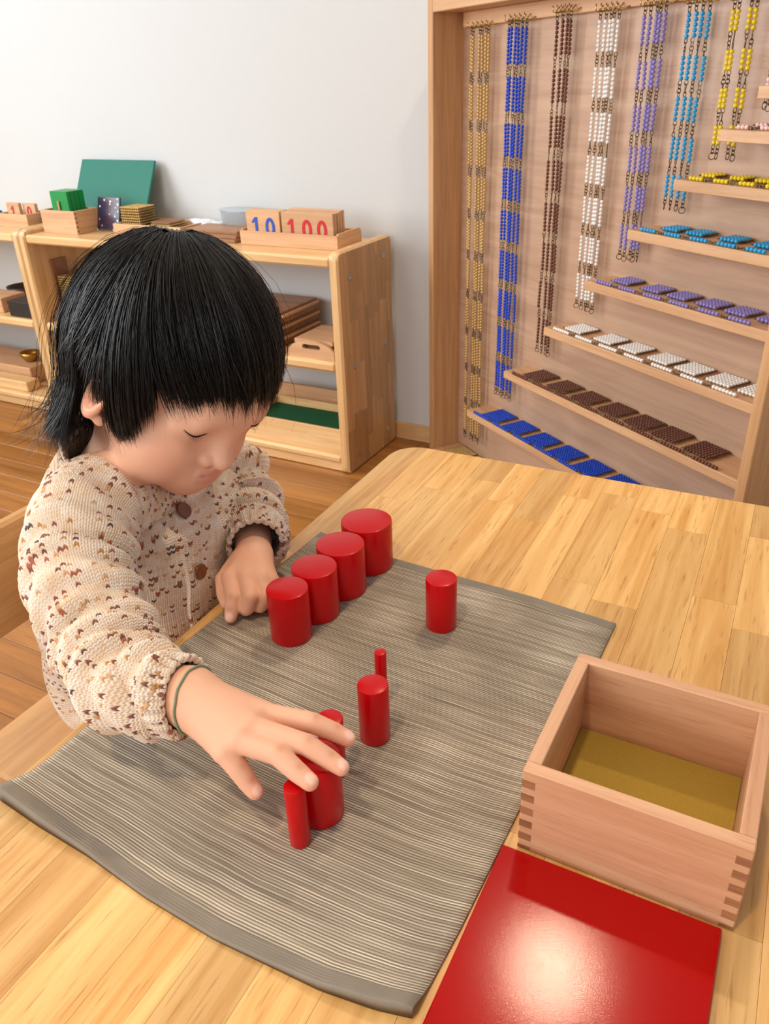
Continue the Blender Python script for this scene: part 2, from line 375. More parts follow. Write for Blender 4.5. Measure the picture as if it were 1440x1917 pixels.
# ------------------------------------------------------------------ place mat
def matmat():
    m, nt, b = newmat('ribbed_cotton_mat'); L = nt.links.new
    uv = nd(nt, 'ShaderNodeUVMap'); sp = nd(nt, 'ShaderNodeSeparateXYZ'); L(uv.outputs[0], sp.inputs[0])
    def ma(op, x, y=None, z=None):
        q = nd(nt, 'ShaderNodeMath', operation=op)
        for i, v_ in enumerate((x, y, z)):
            if v_ is None: continue
            if isinstance(v_, (int, float)): q.inputs[i].default_value = v_
            else: L(v_, q.inputs[i])
        return q.outputs[0]
    wob = nd(nt, 'ShaderNodeTexNoise', Scale=7.0, Detail=2.0); L(uv.outputs[0], wob.inputs['Vector'])
    rv = ma('MULTIPLY', ma('MULTIPLY_ADD', wob.outputs['Fac'], .0045, sp.outputs[1]), 205.0)
    rid = ma('FLOOR', rv); fr_ = ma('FRACT', rv)
    cm = nd(nt, 'ShaderNodeCombineXYZ'); L(ma('MULTIPLY', sp.outputs[0], 2.2), cm.inputs[0]); L(ma('MULTIPLY', rid, 7.31), cm.inputs[1])
    along = nd(nt, 'ShaderNodeTexNoise', Scale=1.0, Detail=3.0, Roughness=.7); L(cm.outputs[0], along.inputs['Vector'])
    cr = nd(nt, 'ShaderNodeValToRGB'); e = cr.color_ramp.elements; e[0].position = .30; e[0].color = (*lin('84786A'), 1); e[1].position = .70; e[1].color = (*lin('B8AC9A'), 1)
    k = e.new(.5); k.color = (*lin('9C9080'), 1); L(along.outputs['Fac'], cr.inputs['Fac'])
    cm2 = nd(nt, 'ShaderNodeCombineXYZ'); L(ma('MULTIPLY', sp.outputs[0], 3.0), cm2.inputs[0]); L(ma('MULTIPLY', rid, 3.17), cm2.inputs[1]); cm2.inputs[2].default_value = 5.0
    al2 = nd(nt, 'ShaderNodeTexNoise', Scale=1.0, Detail=2.0); L(cm2.outputs[0], al2.inputs['Vector'])
    prof = nd(nt, 'ShaderNodeMapRange', interpolation_type='SMOOTHSTEP'); prof.inputs[1].default_value = .30; prof.inputs[2].default_value = .10; L(ma('ABSOLUTE', ma('SUBTRACT', fr_, .35)), prof.inputs[0])
    amt = nd(nt, 'ShaderNodeMapRange'); amt.inputs[1].default_value = .36; amt.inputs[2].default_value = .62; amt.inputs[3].default_value = .05; amt.inputs[4].default_value = .95; L(al2.outputs['Fac'], amt.inputs[0])
    lt = nd(nt, 'ShaderNodeMix', data_type='RGBA'); L(ma('MULTIPLY', prof.outputs[0], amt.outputs[0]), lt.inputs[0]); L(cr.outputs[0], lt.inputs[6]); lt.inputs[7].default_value = (*lin('EFE6D6'), 1)
    gap_ = nd(nt, 'ShaderNodeMapRange', interpolation_type='SMOOTHSTEP'); gap_.inputs[1].default_value = .16; gap_.inputs[2].default_value = .04; L(ma('ABSOLUTE', ma('SUBTRACT', fr_, .88)), gap_.inputs[0])
    dk = nd(nt, 'ShaderNodeMix', data_type='RGBA'); L(ma('MULTIPLY', gap_.outputs[0], .75), dk.inputs[0]); L(lt.outputs[2], dk.inputs[6]); dk.inputs[7].default_value = (*lin('544A3C'), 1)
    stripes = dk.outputs[2]; height_ = ma('ADD', prof.outputs[0], ma('MULTIPLY', gap_.outputs[0], -1.0))
    mot = nd(nt, 'ShaderNodeTexNoise', Scale=14.0, Detail=3.0); L(uv.outputs[0], mot.inputs['Vector'])
    mr = nd(nt, 'ShaderNodeMapRange'); mr.inputs[3].default_value = .82; mr.inputs[4].default_value = 1.15; L(mot.outputs['Fac'], mr.inputs[0])
    # plain hem near the two short ends
    h1 = nd(nt, 'ShaderNodeMath', operation='COMPARE'); h1.inputs[1].default_value = .5; h1.inputs[2].default_value = .474; L(sp.outputs[1], h1.inputs[0])
    mh = nd(nt, 'ShaderNodeMix', data_type='RGBA'); L(h1.outputs[0], mh.inputs[0]); mh.inputs[6].default_value = (*lin('8F877C'), 1); L(stripes, mh.inputs[7])
    mx = nd(nt, 'ShaderNodeMix', data_type='RGBA', blend_type='MULTIPLY'); mx.inputs[0].default_value = 1; L(mh.outputs[2], mx.inputs[6]); L(mr.outputs[0], mx.inputs[7])
    L(mx.outputs[2], b.inputs['Base Color']); b.inputs['Roughness'].default_value = .95; b.inputs['Specular IOR Level'].default_value = .1
    fine = nd(nt, 'ShaderNodeTexNoise', Scale=500.0); L(uv.outputs[0], fine.inputs['Vector'])
    add = nd(nt, 'ShaderNodeMath', operation='MULTIPLY_ADD'); add.inputs[1].default_value = .5; L(fine.outputs['Fac'], add.inputs[0]); L(height_, add.inputs[2])
    bp = nd(nt, 'ShaderNodeBump', Strength=.5, Distance=.0008); L(add.outputs[0], bp.inputs['Height']); L(bp.outputs[0], b.inputs['Normal'])
    return m
NS, NTT = 56, 860
s = np.linspace(0, 1, NS); t = np.linspace(0, 1, NTT)
ss, tt = np.meshgrid(s, t)
xl = np.interp(tt, [0, .15, .5, 1], [-.4710, -.4695, -.4690, -.4625]); xr = np.interp(tt, [0, .15, .4, .85, 1], [-.1210, -.1180, -.1160, -.1080, -.1070])
yn = np.interp(ss, [0, .13, .28, .45, .62, .84, .94, 1], [.234, .2300, .2275, .2210, .2185, .2215, .2265, .2320]); yf = np.interp(ss, [0, .1, .29, .52, .76, 1], [.684, .675, .668, .665, .662, .653])
X = xl+(xr-xl)*ss; Y = yn+(yf-yn)*tt
rib = np.abs(np.sin(np.pi*tt*205)); edge = np.minimum(ss, 1-ss)
X += np.where(ss < .5, -1, 1)*.0009*rib*np.exp(-edge/.01)
lift = .012*np.exp(-(ss/.24)**2-(tt/.045)**2) + .008*np.exp(-((1-ss)/.20)**2-(tt/.035)**2) + .0015*np.exp(-(tt/.012)**2)
wav = .0006*np.sin(ss*9+tt*5)*np.sin(tt*13+1)
TOPZ = .5010
Z = TOPZ-.0006+.0006*rib+lift+np.abs(wav)*.5
V = np.stack([X, Y, Z], -1).reshape(-1, 3)
low = np.stack([X, Y, np.where(tt < .001, ZT+.0002, np.maximum(Z-.0022, ZT+.0002))], -1).reshape(-1, 3)
nV = len(V); ii = np.arange(nV).reshape(NTT, NS)
q = np.stack([ii[:-1, :-1], ii[:-1, 1:], ii[1:, 1:], ii[1:, :-1]], -1).reshape(-1, 4)
ring = np.concatenate([ii[0, :], ii[1:, -1], ii[-1, -2::-1], ii[-2:0:-1, 0]])
side = np.stack([ring, np.roll(ring, -1), np.roll(ring, -1)+nV, ring+nV], -1)[:, ::-1]
me = bpy.data.meshes.new('place_mat'); me.from_pydata(np.concatenate([V, low]).tolist(), [], np.concatenate([q, q[:, ::-1]+nV, side]).tolist())
uvl = me.uv_layers.new(name='UVMap'); li = np.empty(len(me.loops), int); me.loops.foreach_get('vertex_index', li)
UVc = np.stack([ss, tt], -1).reshape(-1, 2); uvl.data.foreach_set('uv', UVc[li % nV].astype(np.float32).ravel())
me.materials.append(matmat()); me.shade_smooth()
tag(link('place_mat', me), 'grey-brown ribbed cotton place mat lying on the wooden table', 'place mat')

# ------------------------------------------------------------------ red cylinders
CY = [(-.3777, .6460, .055, 'widest red wooden cylinder, at the far end of the row of four'),
      (-.3783, .5918, .050, 'wide red wooden cylinder, second from the far end of the row of four'),
      (-.3797, .5438, .045, 'red wooden cylinder, third from the far end of the row of four'),
      (-.3825, .5009, .040, 'red wooden cylinder ending the row of four, beside the resting hand'),
      (-.2586, .5777, .030, 'medium red wooden cylinder standing alone on the mat'),
      (-.2588, .4550, .010, 'thinnest red wooden cylinder, a mere rod, behind a thicker one'),
      (-.2452, .4171, .025, 'slim red wooden cylinder standing just in front of the thinnest rod'),
      (-.2562, .3700, .020, 'narrow red wooden cylinder partly under the index finger'),
      (-.2450, .3325, .035, 'thick red wooden cylinder under the reaching fingers'),
      (-.2440, .3040, .015, 'thin red wooden cylinder touching the thick one under the hand')]
for cx, cy, d, lb in CY:
    r = d/2; c = .0012
    prof = [(r-c, 0), (r-.3*c, .3*c), (r, c), (r, .055-c), (r-.3*c, .055-.3*c), (r-c, .055)]
    o = MB().lathe(prof, 56).build('red_cylinder', MT['red'], None, 40, (cx, cy, TOPZ+.0002)); tag(o, lb, 'cylinder', 'red wooden cylinders on the mat')

# ------------------------------------------------------------------ wooden box with finger joints, lid
bx0, bx1, by0, by1, bh, bt = -.1065, .0345, .3695, .5035, .0745, .0098
ob = thing('wooden_box', 'open beech box with finger-jointed corners and olive lining', 'box', (bx0, by0, ZT), 0)
w, dp = bx1-bx0, by1-by0
MB().box((bt, bt, .002), (w-bt, dp-bt, .008), .0005).build('base_board', MT['beech_rim'], ob)
MB().box((bt+.0005, bt+.0005, .008), (w-bt-.0005, dp-bt-.0005, .0092)).build('felt_lining', MT['felt'], ob)
fr = MB().box((0, 0, 0), (w, bt, bh), .0008).build('wall_panel', MT['beech_rim'], ob)
bk = MB().box((0, dp-bt, 0), (w, dp, bh), .0008).build('wall_panel', MT['beech_rim'], ob)
lf = MB().box((0, bt, 0), (bt, dp-bt, bh), .0006).build('wall_panel', MT['beech_rim_y'], ob)
rt = MB().box((w-bt, bt, 0), (w, dp-bt, bh), .0006).build('wall_panel', MT['beech_rim_y'], ob)
fh = .0066
for k in range(6):
    z0 = bh-.0085-fh-k*.0124
    if z0 < 0: z0 = 0.001
    for xa in (-.00005, w-bt+.0009):
        fj = MB().box((0, 0, 0), (bt-.0008, .0005, fh if k < 5 else .003)).build('finger_joint', MT['endgrain'], fr, loc=(xa, -.00015, z0))
        MB().box((0, 0, 0), (bt-.0008, .0005, fh if k < 5 else .003)).build('finger_joint', MT['endgrain'], bk, loc=(xa, dp-.00035, z0))
LZ = ZT+.0066
lid = MB().box((-.0715, -.072, 0), (.0715, .072, .0064), .0009).build('box_lid', MT['redlid'], None, False, (-.0425, .2912, ZT+.0002)); lid.rotation_euler = (0, 0, .012)
tag(lid, 'flat glossy red square lid lying on the table beside the open box', 'lid')

# ------------------------------------------------------------------ chair behind the child
ch = thing('child_chair', 'low wooden chair with board seat and board backrest under the child', 'chair', (-.78, .535, 0), 0)
SZ = .285
MB().box((0, -.17, SZ-.02), (.30, .17, SZ), .004).build('seat', MT['chair'], ch)
MB().box((-.016, -.19, .395), (.0, .19, .532), .004).build('backrest', MT['chair'], ch)
for yy in (-.175, .157):
    MB().box((-.018, yy, 0), (.012, yy+.018, .532), .003).build('leg', MT['chair'], ch) if False else None
for yy in (-.155, .135):
    MB().box((0, yy, 0), (.028, yy+.02, SZ-.0202), .003).build('leg', MT['chair'], ch)
    MB().box((.265, yy, 0), (.293, yy+.02, SZ-.0202), .003).build('leg', MT['chair'], ch)
for yy in (.06, .115):
    MB().box((-.014, yy, SZ-.018), (-.0005, yy+.03, .3948), .003).build('back_post', MT['chair'], ch)
MB().box((.03, -.15, .12), (.048, .15, .15), .003).build('stretcher', MT['chair'], ch)

# ------------------------------------------------------------------ low shelf units
def numeral(ch_, h, mat, parent, x, z, y):
    mb = MB(); t = h*.085
    if ch_ == '1':
        mb.box((x-t, y-.0008, z), (x+t, y, z+h), 0)
        P = [(x-t, z+h), (x-t-h*.22, z+h*.74), (x-t-h*.14, z+h*.68), (x-t, z+h*.80)]
        n = 4; mb.add([(p[0], y-.0008, p[1]) for p in P]+[(p[0], y, p[1]) for p in P], [(0, 1, 2, 3), (7, 6, 5, 4)]+[(i, (i+1) % 4, 4+(i+1) % 4, 4+i) for i in range(4)])
    else:
        n = 28; V = []; F = []
        for i in range(n):
            a = 2*math.pi*i/n
            for (rx, rz) in ((h*.30, h*.5), (h*.30-2*t, h*.5-2*t)):
                for yy in (y-.0008, y): V.append((x+rx*math.cos(a), yy, z+h*.5+rz*math.sin(a)))
        for i in range(n):
            j = (i+1) % n; a, b = i*4, j*4
            F += [(a, b, b+2, a+2), (a+1, a+3, b+3, b+1), (a, a+1, b+1, b), (a+2, b+2, b+3, a+3)]
        mb.add(V, F)
    return mb.build('numeral', mat, parent)
SF, SB = 1.71, 1.996
def unit(name, label, x0, x1, staves):
    t = thing(name, label, 'shelf unit', (x0, SF, 0)); w = x1-x0; D = SB-SF; T = .027
    for k, xa in enumerate((0, w-T)):
        mb = MB(); P = rrect(0, 0, D, .602, .022, 6); n = len(P)
        c = .005
        def ins(p, d): return (min(max(p[0], d), D-d), min(max(p[1], d), .602-d))
        R4 = [[(xa, *ins(p, c)) for p in P], [(xa+c, *p) for p in P], [(xa+T-c, *p) for p in P], [(xa+T, *ins(p, c)) for p in P]]
        V = [q for r in R4 for q in r]; F = [tuple(range(n))[::-1], tuple(range(3*n, 4*n))]
        for a in range(3):
            for i in range(n): j = (i+1) % n; F.append((a*n+i, a*n+j, (a+1)*n+j, (a+1)*n+i))
        sp = mb.add(V, F).build('side_panel', MT['shelf_z'], t, 40)
        if k == 1 and staves:
            y = c; rr = random.Random(5)
            while y < D-c-.001:
                y1 = min(y+rr.choice((.03, .034, .04)), D-c)
                if D-c-y1 < .012: y1 = D-c
                z = .0-rr.uniform(0, .12)
                while z < .597:
                    z1 = z+rr.uniform(.1, .26); za, zb = max(z, c), min(z1, .597)
                    if .597-zb < .03: zb = .597; z1 = .6
                    if zb-za > .01:
                        poly = clip(rrect(c, c, D-c, .597, .018, 6), y+.0001, y1-.0001, za+.0001, zb-.0001)
                        if len(poly) >= 3:
                            m2 = MB().prism(poly, 0, .0012); m2.v = [(p[2], p[0], p[1]) for p in m2.v]
                            m2.build('stave', MT['stave_z'], sp, loc=(xa+T-.0004, 0, 0))
                    z = z1
                y = y1
            for (yy, zz) in ((.052, .535), (.236, .555), (.060, .30), (.232, .318), (.055, .045), (.236, .05)):
                bo = MB().lathe([(.0075, 0), (.0075, .0018), (.004, .0018), (.003, .0008), (0.0, .0008)], 16)
                bo.xf(Matrix.Rotation(math.pi/2, 4, 'Y')).build('bolt', MT['steel'], t, 30, (xa+T+.0006, yy, zz))
    MB().box((T, .004, .563), (w-T, D-.004, .588), .005).build('top_board', MT['shelf_x'], t)
    MB().box((T, .004, .292), (w-T, D-.004, .320), .007).build('middle_board', MT['shelf_x'], t)
    MB().box((T, .006, .028), (w-T, D-.004, .050), .006).build('bottom_board', MT['shelf_x'], t)
    MB().box((T, .014, .002), (w-T, .032, .0278), .001).build('plinth', MT['shelf_x'], t)
    return t
unit('low_shelf', 'low open wooden shelf unit with laminated end panel and bolts', -2.182, -1.047, True)
unit('low_shelf', 'low open wooden shelf unit with black box and brass bowl on its boards', -3.28, -2.184, False)
ZS = .5881
def tray(name, label, cat, x0, x1, y0, y1, z, h, t=.007, mat='beech', hs=None, maty='beech_y', group=None):
    r = thing(name, label, cat, (x0, y0, z), 0, group); w, d = x1-x0, y1-y0; hs = hs or h
    MB().box((t, t, 0), (w-t, d-t, .006)).build('base_board', MT[mat], r)
    MB().box((0, 0, 0), (w, t, h), .001).build('wall_panel', MT[mat], r)
    MB().box((0, d-t, 0), (w, d, h), .001).build('wall_panel', MT[mat], r)
    for xa in (0, w-t): MB().box((xa, t, 0), (xa+t, d-t, hs), .001).build('wall_panel', MT[maty], r)
    return r
# number cards "10" / "100"
tray('card_tray', 'shallow wooden tray holding the number cards 10 and 100', 'tray', -1.405, -1.098, 1.80, 1.925, ZS, .036, hs=.040)
def card(label, x, w, y, txt, mat, z, h=.080, th=.009, parent=None, group=None):
    c = MB().box((0, 0, 0), (w, th, h), .0006); o = c.build('number_card', MT['beech'], None, False, (x, y, z)); tag(o, label, 'number card', group)
    n = len(txt)
    for i, t_ in enumerate(txt): numeral(t_, .050 if h > .07 else .034, mat, o, w*(i+.75 if n == 2 else i+.72)/(n+.45), .014 if h > .07 else .018, -.0002)
    return o
for i in range(4):
    card('wooden card with a blue 10, foremost of its pack' if i == 0 else 'blank-backed wooden card, %s behind the blue ten card' % ORDB[i-1], -1.388, .108, 1.812+i*.0105, '10' if i == 0 else '', MT['numblue'], ZS+.0065, group='pack of ten cards')
for i in range(5):
    card('wooden card with a red 100, foremost of its pack' if i == 0 else 'blank-backed wooden card, %s behind the red hundred card' % ORDB[i-1], -1.274, .158, 1.812+i*(.0105 if i < 2 else .0125), '100' if i == 0 else '', MT['numred'], ZS+.0065, h=.080+(.003 if i > 2 else 0), group='pack of hundred cards')
# stack of flat boards
for k in range(3):
    o = MB().box((0, 0, 0), (.20-.01*k, .10, .009), .001).build('wooden_board', MT['brownwood'], None, False, (-1.625+.006*k, 1.80+.012*k, ZS+.0001+k*.0092)); tag(o, ['flat wooden board at the bottom of the stack beside the card tray', 'flat wooden board in the middle of the stack beside the card tray', 'flat wooden board on top of the stack beside the card tray'][k], 'board')
# frosted tub and bag
tb = thing('plastic_tub', 'frosted clear plastic tub against the white wall', 'tub', (-1.50, 1.945, ZS))
MB().lathe([(.028, 0), (.036, .003), (.040, .045), (.041, .048), (.039, .048), (.034, .005)], 24).xf(Matrix.Diagonal((1.9, .9, 1.35, 1))).build('body', MT['cleartub'], tb, True)
MB().lathe([(.0, .050), (.038, .0505), (.042, .049), (.0425, .0475), (.041, .047)], 24).xf(Matrix.Diagonal((1.9, .9, 1.35, 1))).build('lid', MT['cleartub'], tb, True)
def blob(rx, ry, rz, seed, amp=.25, n=20, m=12):
    rn = np.random.default_rng(seed); K = rn.normal(size=(6, 3))*2.5; ph = rn.uniform(0, 6, 6); V = []; F = []
    for j in range(m+1):
        th = math.pi*j/m
        for i in range(n):
            a = 2*math.pi*i/n; d = np.array([math.sin(th)*math.cos(a), math.sin(th)*math.sin(a), math.cos(th)])
            r = 1+amp*np.mean(np.sin(K@d*1.6+ph))*1.8; V.append((d[0]*rx*r, d[1]*ry*r, max(d[2]*rz*r, -rz*.8)+rz*.8))
    for j in range(m):
        for i in range(n): k = (i+1) % n; F.append((j*n+i, j*n+k, (j+1)*n+k, (j+1)*n+i))
    return MB().add(V, F)
tag(blob(.06, .03, .02, 4, .5).build('plastic_bag', MT['bag'], None, True, (-1.63, 1.945, ZS)), 'crumpled white plastic bag beside the frosted tub', 'bag')

def ico(sub):
    bm = bmesh.new(); bmesh.ops.create_icosphere(bm, subdivisions=sub, radius=1); V = [tuple(v.co) for v in bm.verts]; F = [tuple(v.index for v in f.verts) for f in bm.faces]; bm.free(); return V, F
ICO = {1: ico(1), 2: ico(2)}
PB = .00738
def beads(mb, pos, r, sub):
    V, F = ICO[sub]
    for p in pos: mb.add([(p[0]+v[0]*r, p[1]+v[1]*r, p[2]+v[2]*r) for v in V], F)
def square_mesh(n, col, sub=1, layers=1):
    mb = MB(); r = PB*.5
    beads(mb, [(PB*(i+.5), PB*(j+.5), r+k*PB*.92) for k in range(layers) for i in range(n) for j in range(n)], r*.99, sub)
    return mb.mesh('bead_square_'+col, BEAD[col], True, fix=False)
SQ = {}
def bead_square(n, col, loc, rz, label, group, sub=1):
    if (n, col) not in SQ:
        wm = MB()
        for k in range(n): wm.tube([(-.0022, PB*(k+.5), PB*.5), (n*PB+.0022, PB*(k+.5), PB*.5)], .0009, 5)
        for xx in (-.002, n*PB+.002): wm.tube([(xx, 0, PB*.45), (xx, n*PB, PB*.45)], .0011, 5)
        for xx in (n*.3, n*.7): wm.tube([(xx*PB, -.001, .0008), (xx*PB, n*PB+.001, .0008)], .0008, 5)
        SQ[(n, col)] = (square_mesh(n, col, sub), wm.mesh('bead_square_wire', MT['wire'], True))
    t = thing('bead_square', label, 'bead square', loc, rz, group)
    link('bead_field', SQ[(n, col)][0], t); link('wire_frame', SQ[(n, col)][1], t); return t
# wooden tray with bead cube and squares
tray('bead_tray', 'low wooden tray holding stacked gold bead squares', 'tray', -1.895, -1.635, 1.825, 1.955, ZS, .028)
for k in range(9): bead_square(10, 'gold', (-1.885, 1.853, ZS+.0062+k*.0074), 0, 'gold bead square, %s from the bottom of the tall stack in the tray' % ORDB[k], 'gold squares stacked in the tray')
for k in range(3): bead_square(10, 'gold', (-1.775, 1.856, ZS+.0062+k*.0074), .0, 'gold bead square, %s from the bottom of the short stack under a tile' % ORDB[k], 'gold squares in the short stack')
tag(MB().box((0, 0, 0), (.070, .070, .005), .001).build('wooden_tile', MT['brownwood'], None, False, (-1.773, 1.858, ZS+.0288)), 'thin wooden tile lying on the short stack of gold squares', 'tile')
# chalkboard
P0, P1 = onY((147, 302), 1.995), onY((284, 300), 1.995)
cb = MB(); hgt = .207; cb.box((0, -.004, 0), (.305, .004, hgt), .002)
o = cb.build('green_chalkboard', MT['chalk'], None, False, (-2.145, 1.893, ZS+.004)); o.rotation_euler = (-math.asin(.098/hgt), 0, 0); tag(o, 'plain green chalkboard leaning against the white wall', 'chalkboard')
# speckled panel in a wire stand
t = thing('speckled_panel', 'dark speckled panel standing in a pale wire easel', 'panel', (-1.985, 1.848, ZS), 0)
pn = MB().box((0, -.003, .006), (.090, .003, .098), .001).build('panel', MT['tile'], t); pn.rotation_euler = (-.28, 0, 0)
MB().tube([(.012, -.012, .009), (.012, -.012, .002), (.012, .045, .002), (.045, .032, .088), (.078, .045, .002), (.078, -.012, .002), (.078, -.012, .009)], .0017, 6).build('wire_easel', MT['acryl'], t, True)
# wooden box with green cube
gb = tray('joint_box', 'small finger-jointed wooden box with a green cube inside', 'box', -2.128, -1.985, 1.768, 1.862, ZS, .066, .008)
for k in range(5):
    fjm = MB().box((0, 0, 0), (.0005, .007, .006)); fjm.build('finger_joint', MT['endgrain'], gb, loc=(.143-.0002, .0005, .006+k*.0125))
gc = thing('green_cube', 'green wooden cube standing in the small jointed box', 'cube', (-2.088, 1.783, ZS+.0062))
MB().box((0, 0, 0), (.072, .066, .112), .0015).build('block', MT['green'], gc)
for k in range(3): MB().box((.0721, .012+.016*k, .002), (.0724, .0135+.016*k, .110)).build('groove', MT['greenfelt'], gc)
tag(MB().box((0, 0, 0), (.007, .004, .085), .001).build('wooden_strip', MT['beech_z'], None, False, (-2.058, 1.7775, ZS+.0063)), 'short pale wooden strip standing in front of the green cube', 'strip')
# left unit top: card box
tray('card_box', 'small wooden box with the red 1 and 0 cards', 'box', -2.385, -2.248, 1.812, 1.905, ZS, .040, .007)
card('small wooden card with a straight red numeral one in the box', -2.372, .058, 1.845, '1', MT['numred'], ZS+.0065, h=.062, th=.012)
card('small wooden card with an oval red zero in the box', -2.312, .056, 1.858, '0', MT['numred'], ZS+.0065, h=.060, th=.012)
tag(MB().box((0, 0, 0), (.022, .012, .045), .002).build('blue_block', MT['blue'], None, False, (-2.244, 1.865, ZS)), 'blue wooden block between the card box and the green cube box', 'block')
tag(MB().box((0, 0, 0), (.022, .012, .045), .002).build('blue_block', MT['blue'], None, False, (-2.414, 1.83, ZS)), 'blue wooden block at the far side of the red 1 card box', 'block')
# main unit, middle board
ZM = .3202
for k in range(18): bead_square(10, 'gold', (-2.138, 1.785, ZM+.0002+k*.0074), 0, 'gold bead square, %s from the bottom of the stack on the middle board' % ORDB[k], 'gold squares on the middle board')
tag(MB().box((0, 0, 0), (.006, .062, .182), .001).build('brown_board', MT['brownwood'], None, False, (-2.1535, 1.783, ZM)), 'thin brown board standing against the shelf side beside gold squares', 'board')
dr = thing('drawer_stack', 'brown wooden cabinet of three shallow drawers with lip pulls', 'drawer cabinet', (-1.56, 1.768, ZM))
MB().box((0, 0, 0), (.272, .212, .094), .002).build('body', MT['brownwood'], dr)
for k in range(3):
    d = MB().box((.2722, .004, .004+k*.030), (.276, .208, .030+k*.030), .001).build('drawer', MT['brownwood'], dr)
    MB().box((.2762, .012, .022+k*.030), (.287, .200, .029+k*.030), .002).build('pull', MT['beech_y'], d)
# handled tray with boards
ht = thing('handled_tray', 'wooden tray with an oval handle slot in its arched end', 'tray', (-1.225, 1.726, ZM))
MB().box((0, .009, 0), (.142, .21, .006)).build('base_board', MT['beech'], ht)
pts = [(0, 0), (.142, 0), (.142, .022)]+[(.142-.142*i/12, .022+.026*math.sin(math.pi*i/12)**.6) for i in range(1, 12)]+[(0, .022)]
slot = [(.071+sx*(.020)+.0085*math.cos(a), .031+.0065*math.sin(a)) for sx, a0 in ((1, -90), (-1, 90)) for a in [math.radians(a0+180*i/6) for i in range(7)]]
bm = bmesh.new(); vo = [bm.verts.new((x, 0, z)) for x, z in pts]; vi = [bm.verts.new((x, 0, z)) for x, z in slot]
es = [bm.edges.new((vo[i-1], vo[i])) for i in range(len(vo))]+[bm.edges.new((vi[i-1], vi[i])) for i in range(len(vi))]
bmesh.ops.triangle_fill(bm, use_beauty=True, use_dissolve=False, edges=es)
g = bmesh.ops.extrude_face_region(bm, geom=bm.faces[:]); bmesh.ops.translate(bm, verts=[v for v in g['geom'] if isinstance(v, bmesh.types.BMVert)], vec=(0, .009, 0))
bmesh.ops.recalc_face_normals(bm, faces=bm.faces); me = bpy.data.meshes.new('end_panel'); bm.to_mesh(me); bm.free(); me.materials.append(MT['beech'])
link('end_panel', me, ht); link('end_panel', me, ht, (0, .203, 0))
for xa in (0, .136): MB().box((xa, .0092, .0), (xa+.006, .2028, .020), .001).build('side_rail', MT['beech_y'], ht)
tag(MB().box((0, 0, 0), (.12, .14, .012), .001).build('wooden_plate', MT['beech'], None, False, (-1.215, 1.74, ZM+.034)), 'square wooden plate lying across the handled tray', 'plate')
for k in range(2): tag(MB().box((0, 0, 0), (.118, .06, .0135), .001).build('wooden_slab', MT['brownwood'], None, False, (-1.213, 1.79, ZM+.0064+k*.0137)), ['brown slab resting on the floor of the handled tray', 'brown slab on another slab under the square plate'][k], 'slab', 'slabs in the handled tray')
# main unit, bottom board
bt_ = tray('felt_tray', 'wooden tray on the bottom board with a green felt sheet inside', 'tray', -1.42, -1.083, 1.732, 1.905, .0502, .072, .008, 'shelf_x', maty='beech_y')
MB().box((.009, .009, .0062), (.328, .164, .05), .001).build('felt_board', MT['greenfelt'], bt_)
tag(MB().box((0, 0, 0), (.36, .012, .10), .001).build('long_frame_board', MT['beech'], None, False, (-1.445, 1.935, .0502)), 'long pale board standing behind the felt tray', 'board')
# left unit contents
tag(MB().box((0, 0, 0), (.125, .10, .048), .002).build('wooden_case', MT['beech'], None, False, (-2.515, 1.75, ZM)), 'pale wooden case beside the black box on the middle board', 'case')
bxx = thing('black_box', 'black two-drawer box on the middle board', 'box', (-2.335, 1.73, ZM))
MB().box((0, 0, 0), (.115, .12, .042), .002).build('body', MT['black'], bxx); MB().box((-.001, -.001, .0421), (.116, .121, .05), .001).build('lid', MT['black'], bxx)
tag(MB().lathe([(.03, 0), (.05, .01), (.06, .045), (.057, .045), (.046, .013), (0, .008)], 28).build('dark_bowl', MT['darkwood'], None, True, (-2.49, 1.93, ZM)), 'dark brown round bowl behind the wooden case', 'bowl')
tag(MB().box((0, 0, 0), (.50, .16, .060), .003).build('long_wooden_box', MT['beech'], None, False, (-2.90, 1.80, .0502)), 'long closed wooden box on the bottom board under the brass bowl', 'box')
tag(MB().box((0, 0, 0), (.60, .055, .035), .003).build('wooden_bar', MT['shelf_x'], None, False, (-2.95, 1.735, .0502)), 'thick wooden bar lying before the long closed box', 'bar')
tag(MB().lathe([(.012, 0), (.02, .003), (.032, .022), (.034, .034), (.031, .034), (.028, .022), (0, .006)], 28).build('brass_bowl', MT['brass'], None, True, (-2.465, 1.865, .1104)), 'small shiny brass bowl on the long wooden box', 'bowl')

# ------------------------------------------------------------------ bead cabinet
CA = math.radians(-34.74); CU = np.array([math.cos(CA), math.sin(CA), 0]); CV = np.array([-math.sin(CA), math.cos(CA), 0])
def cw(u, v, z): return tuple(CU*u+CV*v+np.array([0, 0, z]))
U0, V0, VF = -1.834, 1.15, 1.066
cab = thing('bead_cabinet', 'tall beech cabinet with stepped ledges and hooks for coloured bead chains', 'cabinet', cw(U0, VF, 0), CA)
CWD = 1.834-.783; CD = V0-VF; TOPB = 1.098
def cbx(name, a, b, mat, c=.0015): return MB().box(a, b, c).build(name, MT[mat], cab)
cbx('side_panel', (0, 0, 0), (.022, CD+.012, 1.124), 'beech_z'); cbx('side_panel', (CWD-.021, 0, 0), (CWD, CD+.012, 1.124), 'beech_z')
cbx('top_board', (.0222, 0, TOPB), (CWD-.0212, CD+.012, 1.124), 'beech'); cbx('bottom_board', (.0222, 0, .012), (CWD-.0212, CD, .033), 'beech')
cbx('back_panel', (.0222, CD, .0332), (CWD-.0212, CD+.010, TOPB-.0002), 'veneer', 0); cbx('plinth', (.0222, .012, 0), (CWD-.0212, .03, .0118), 'beech')
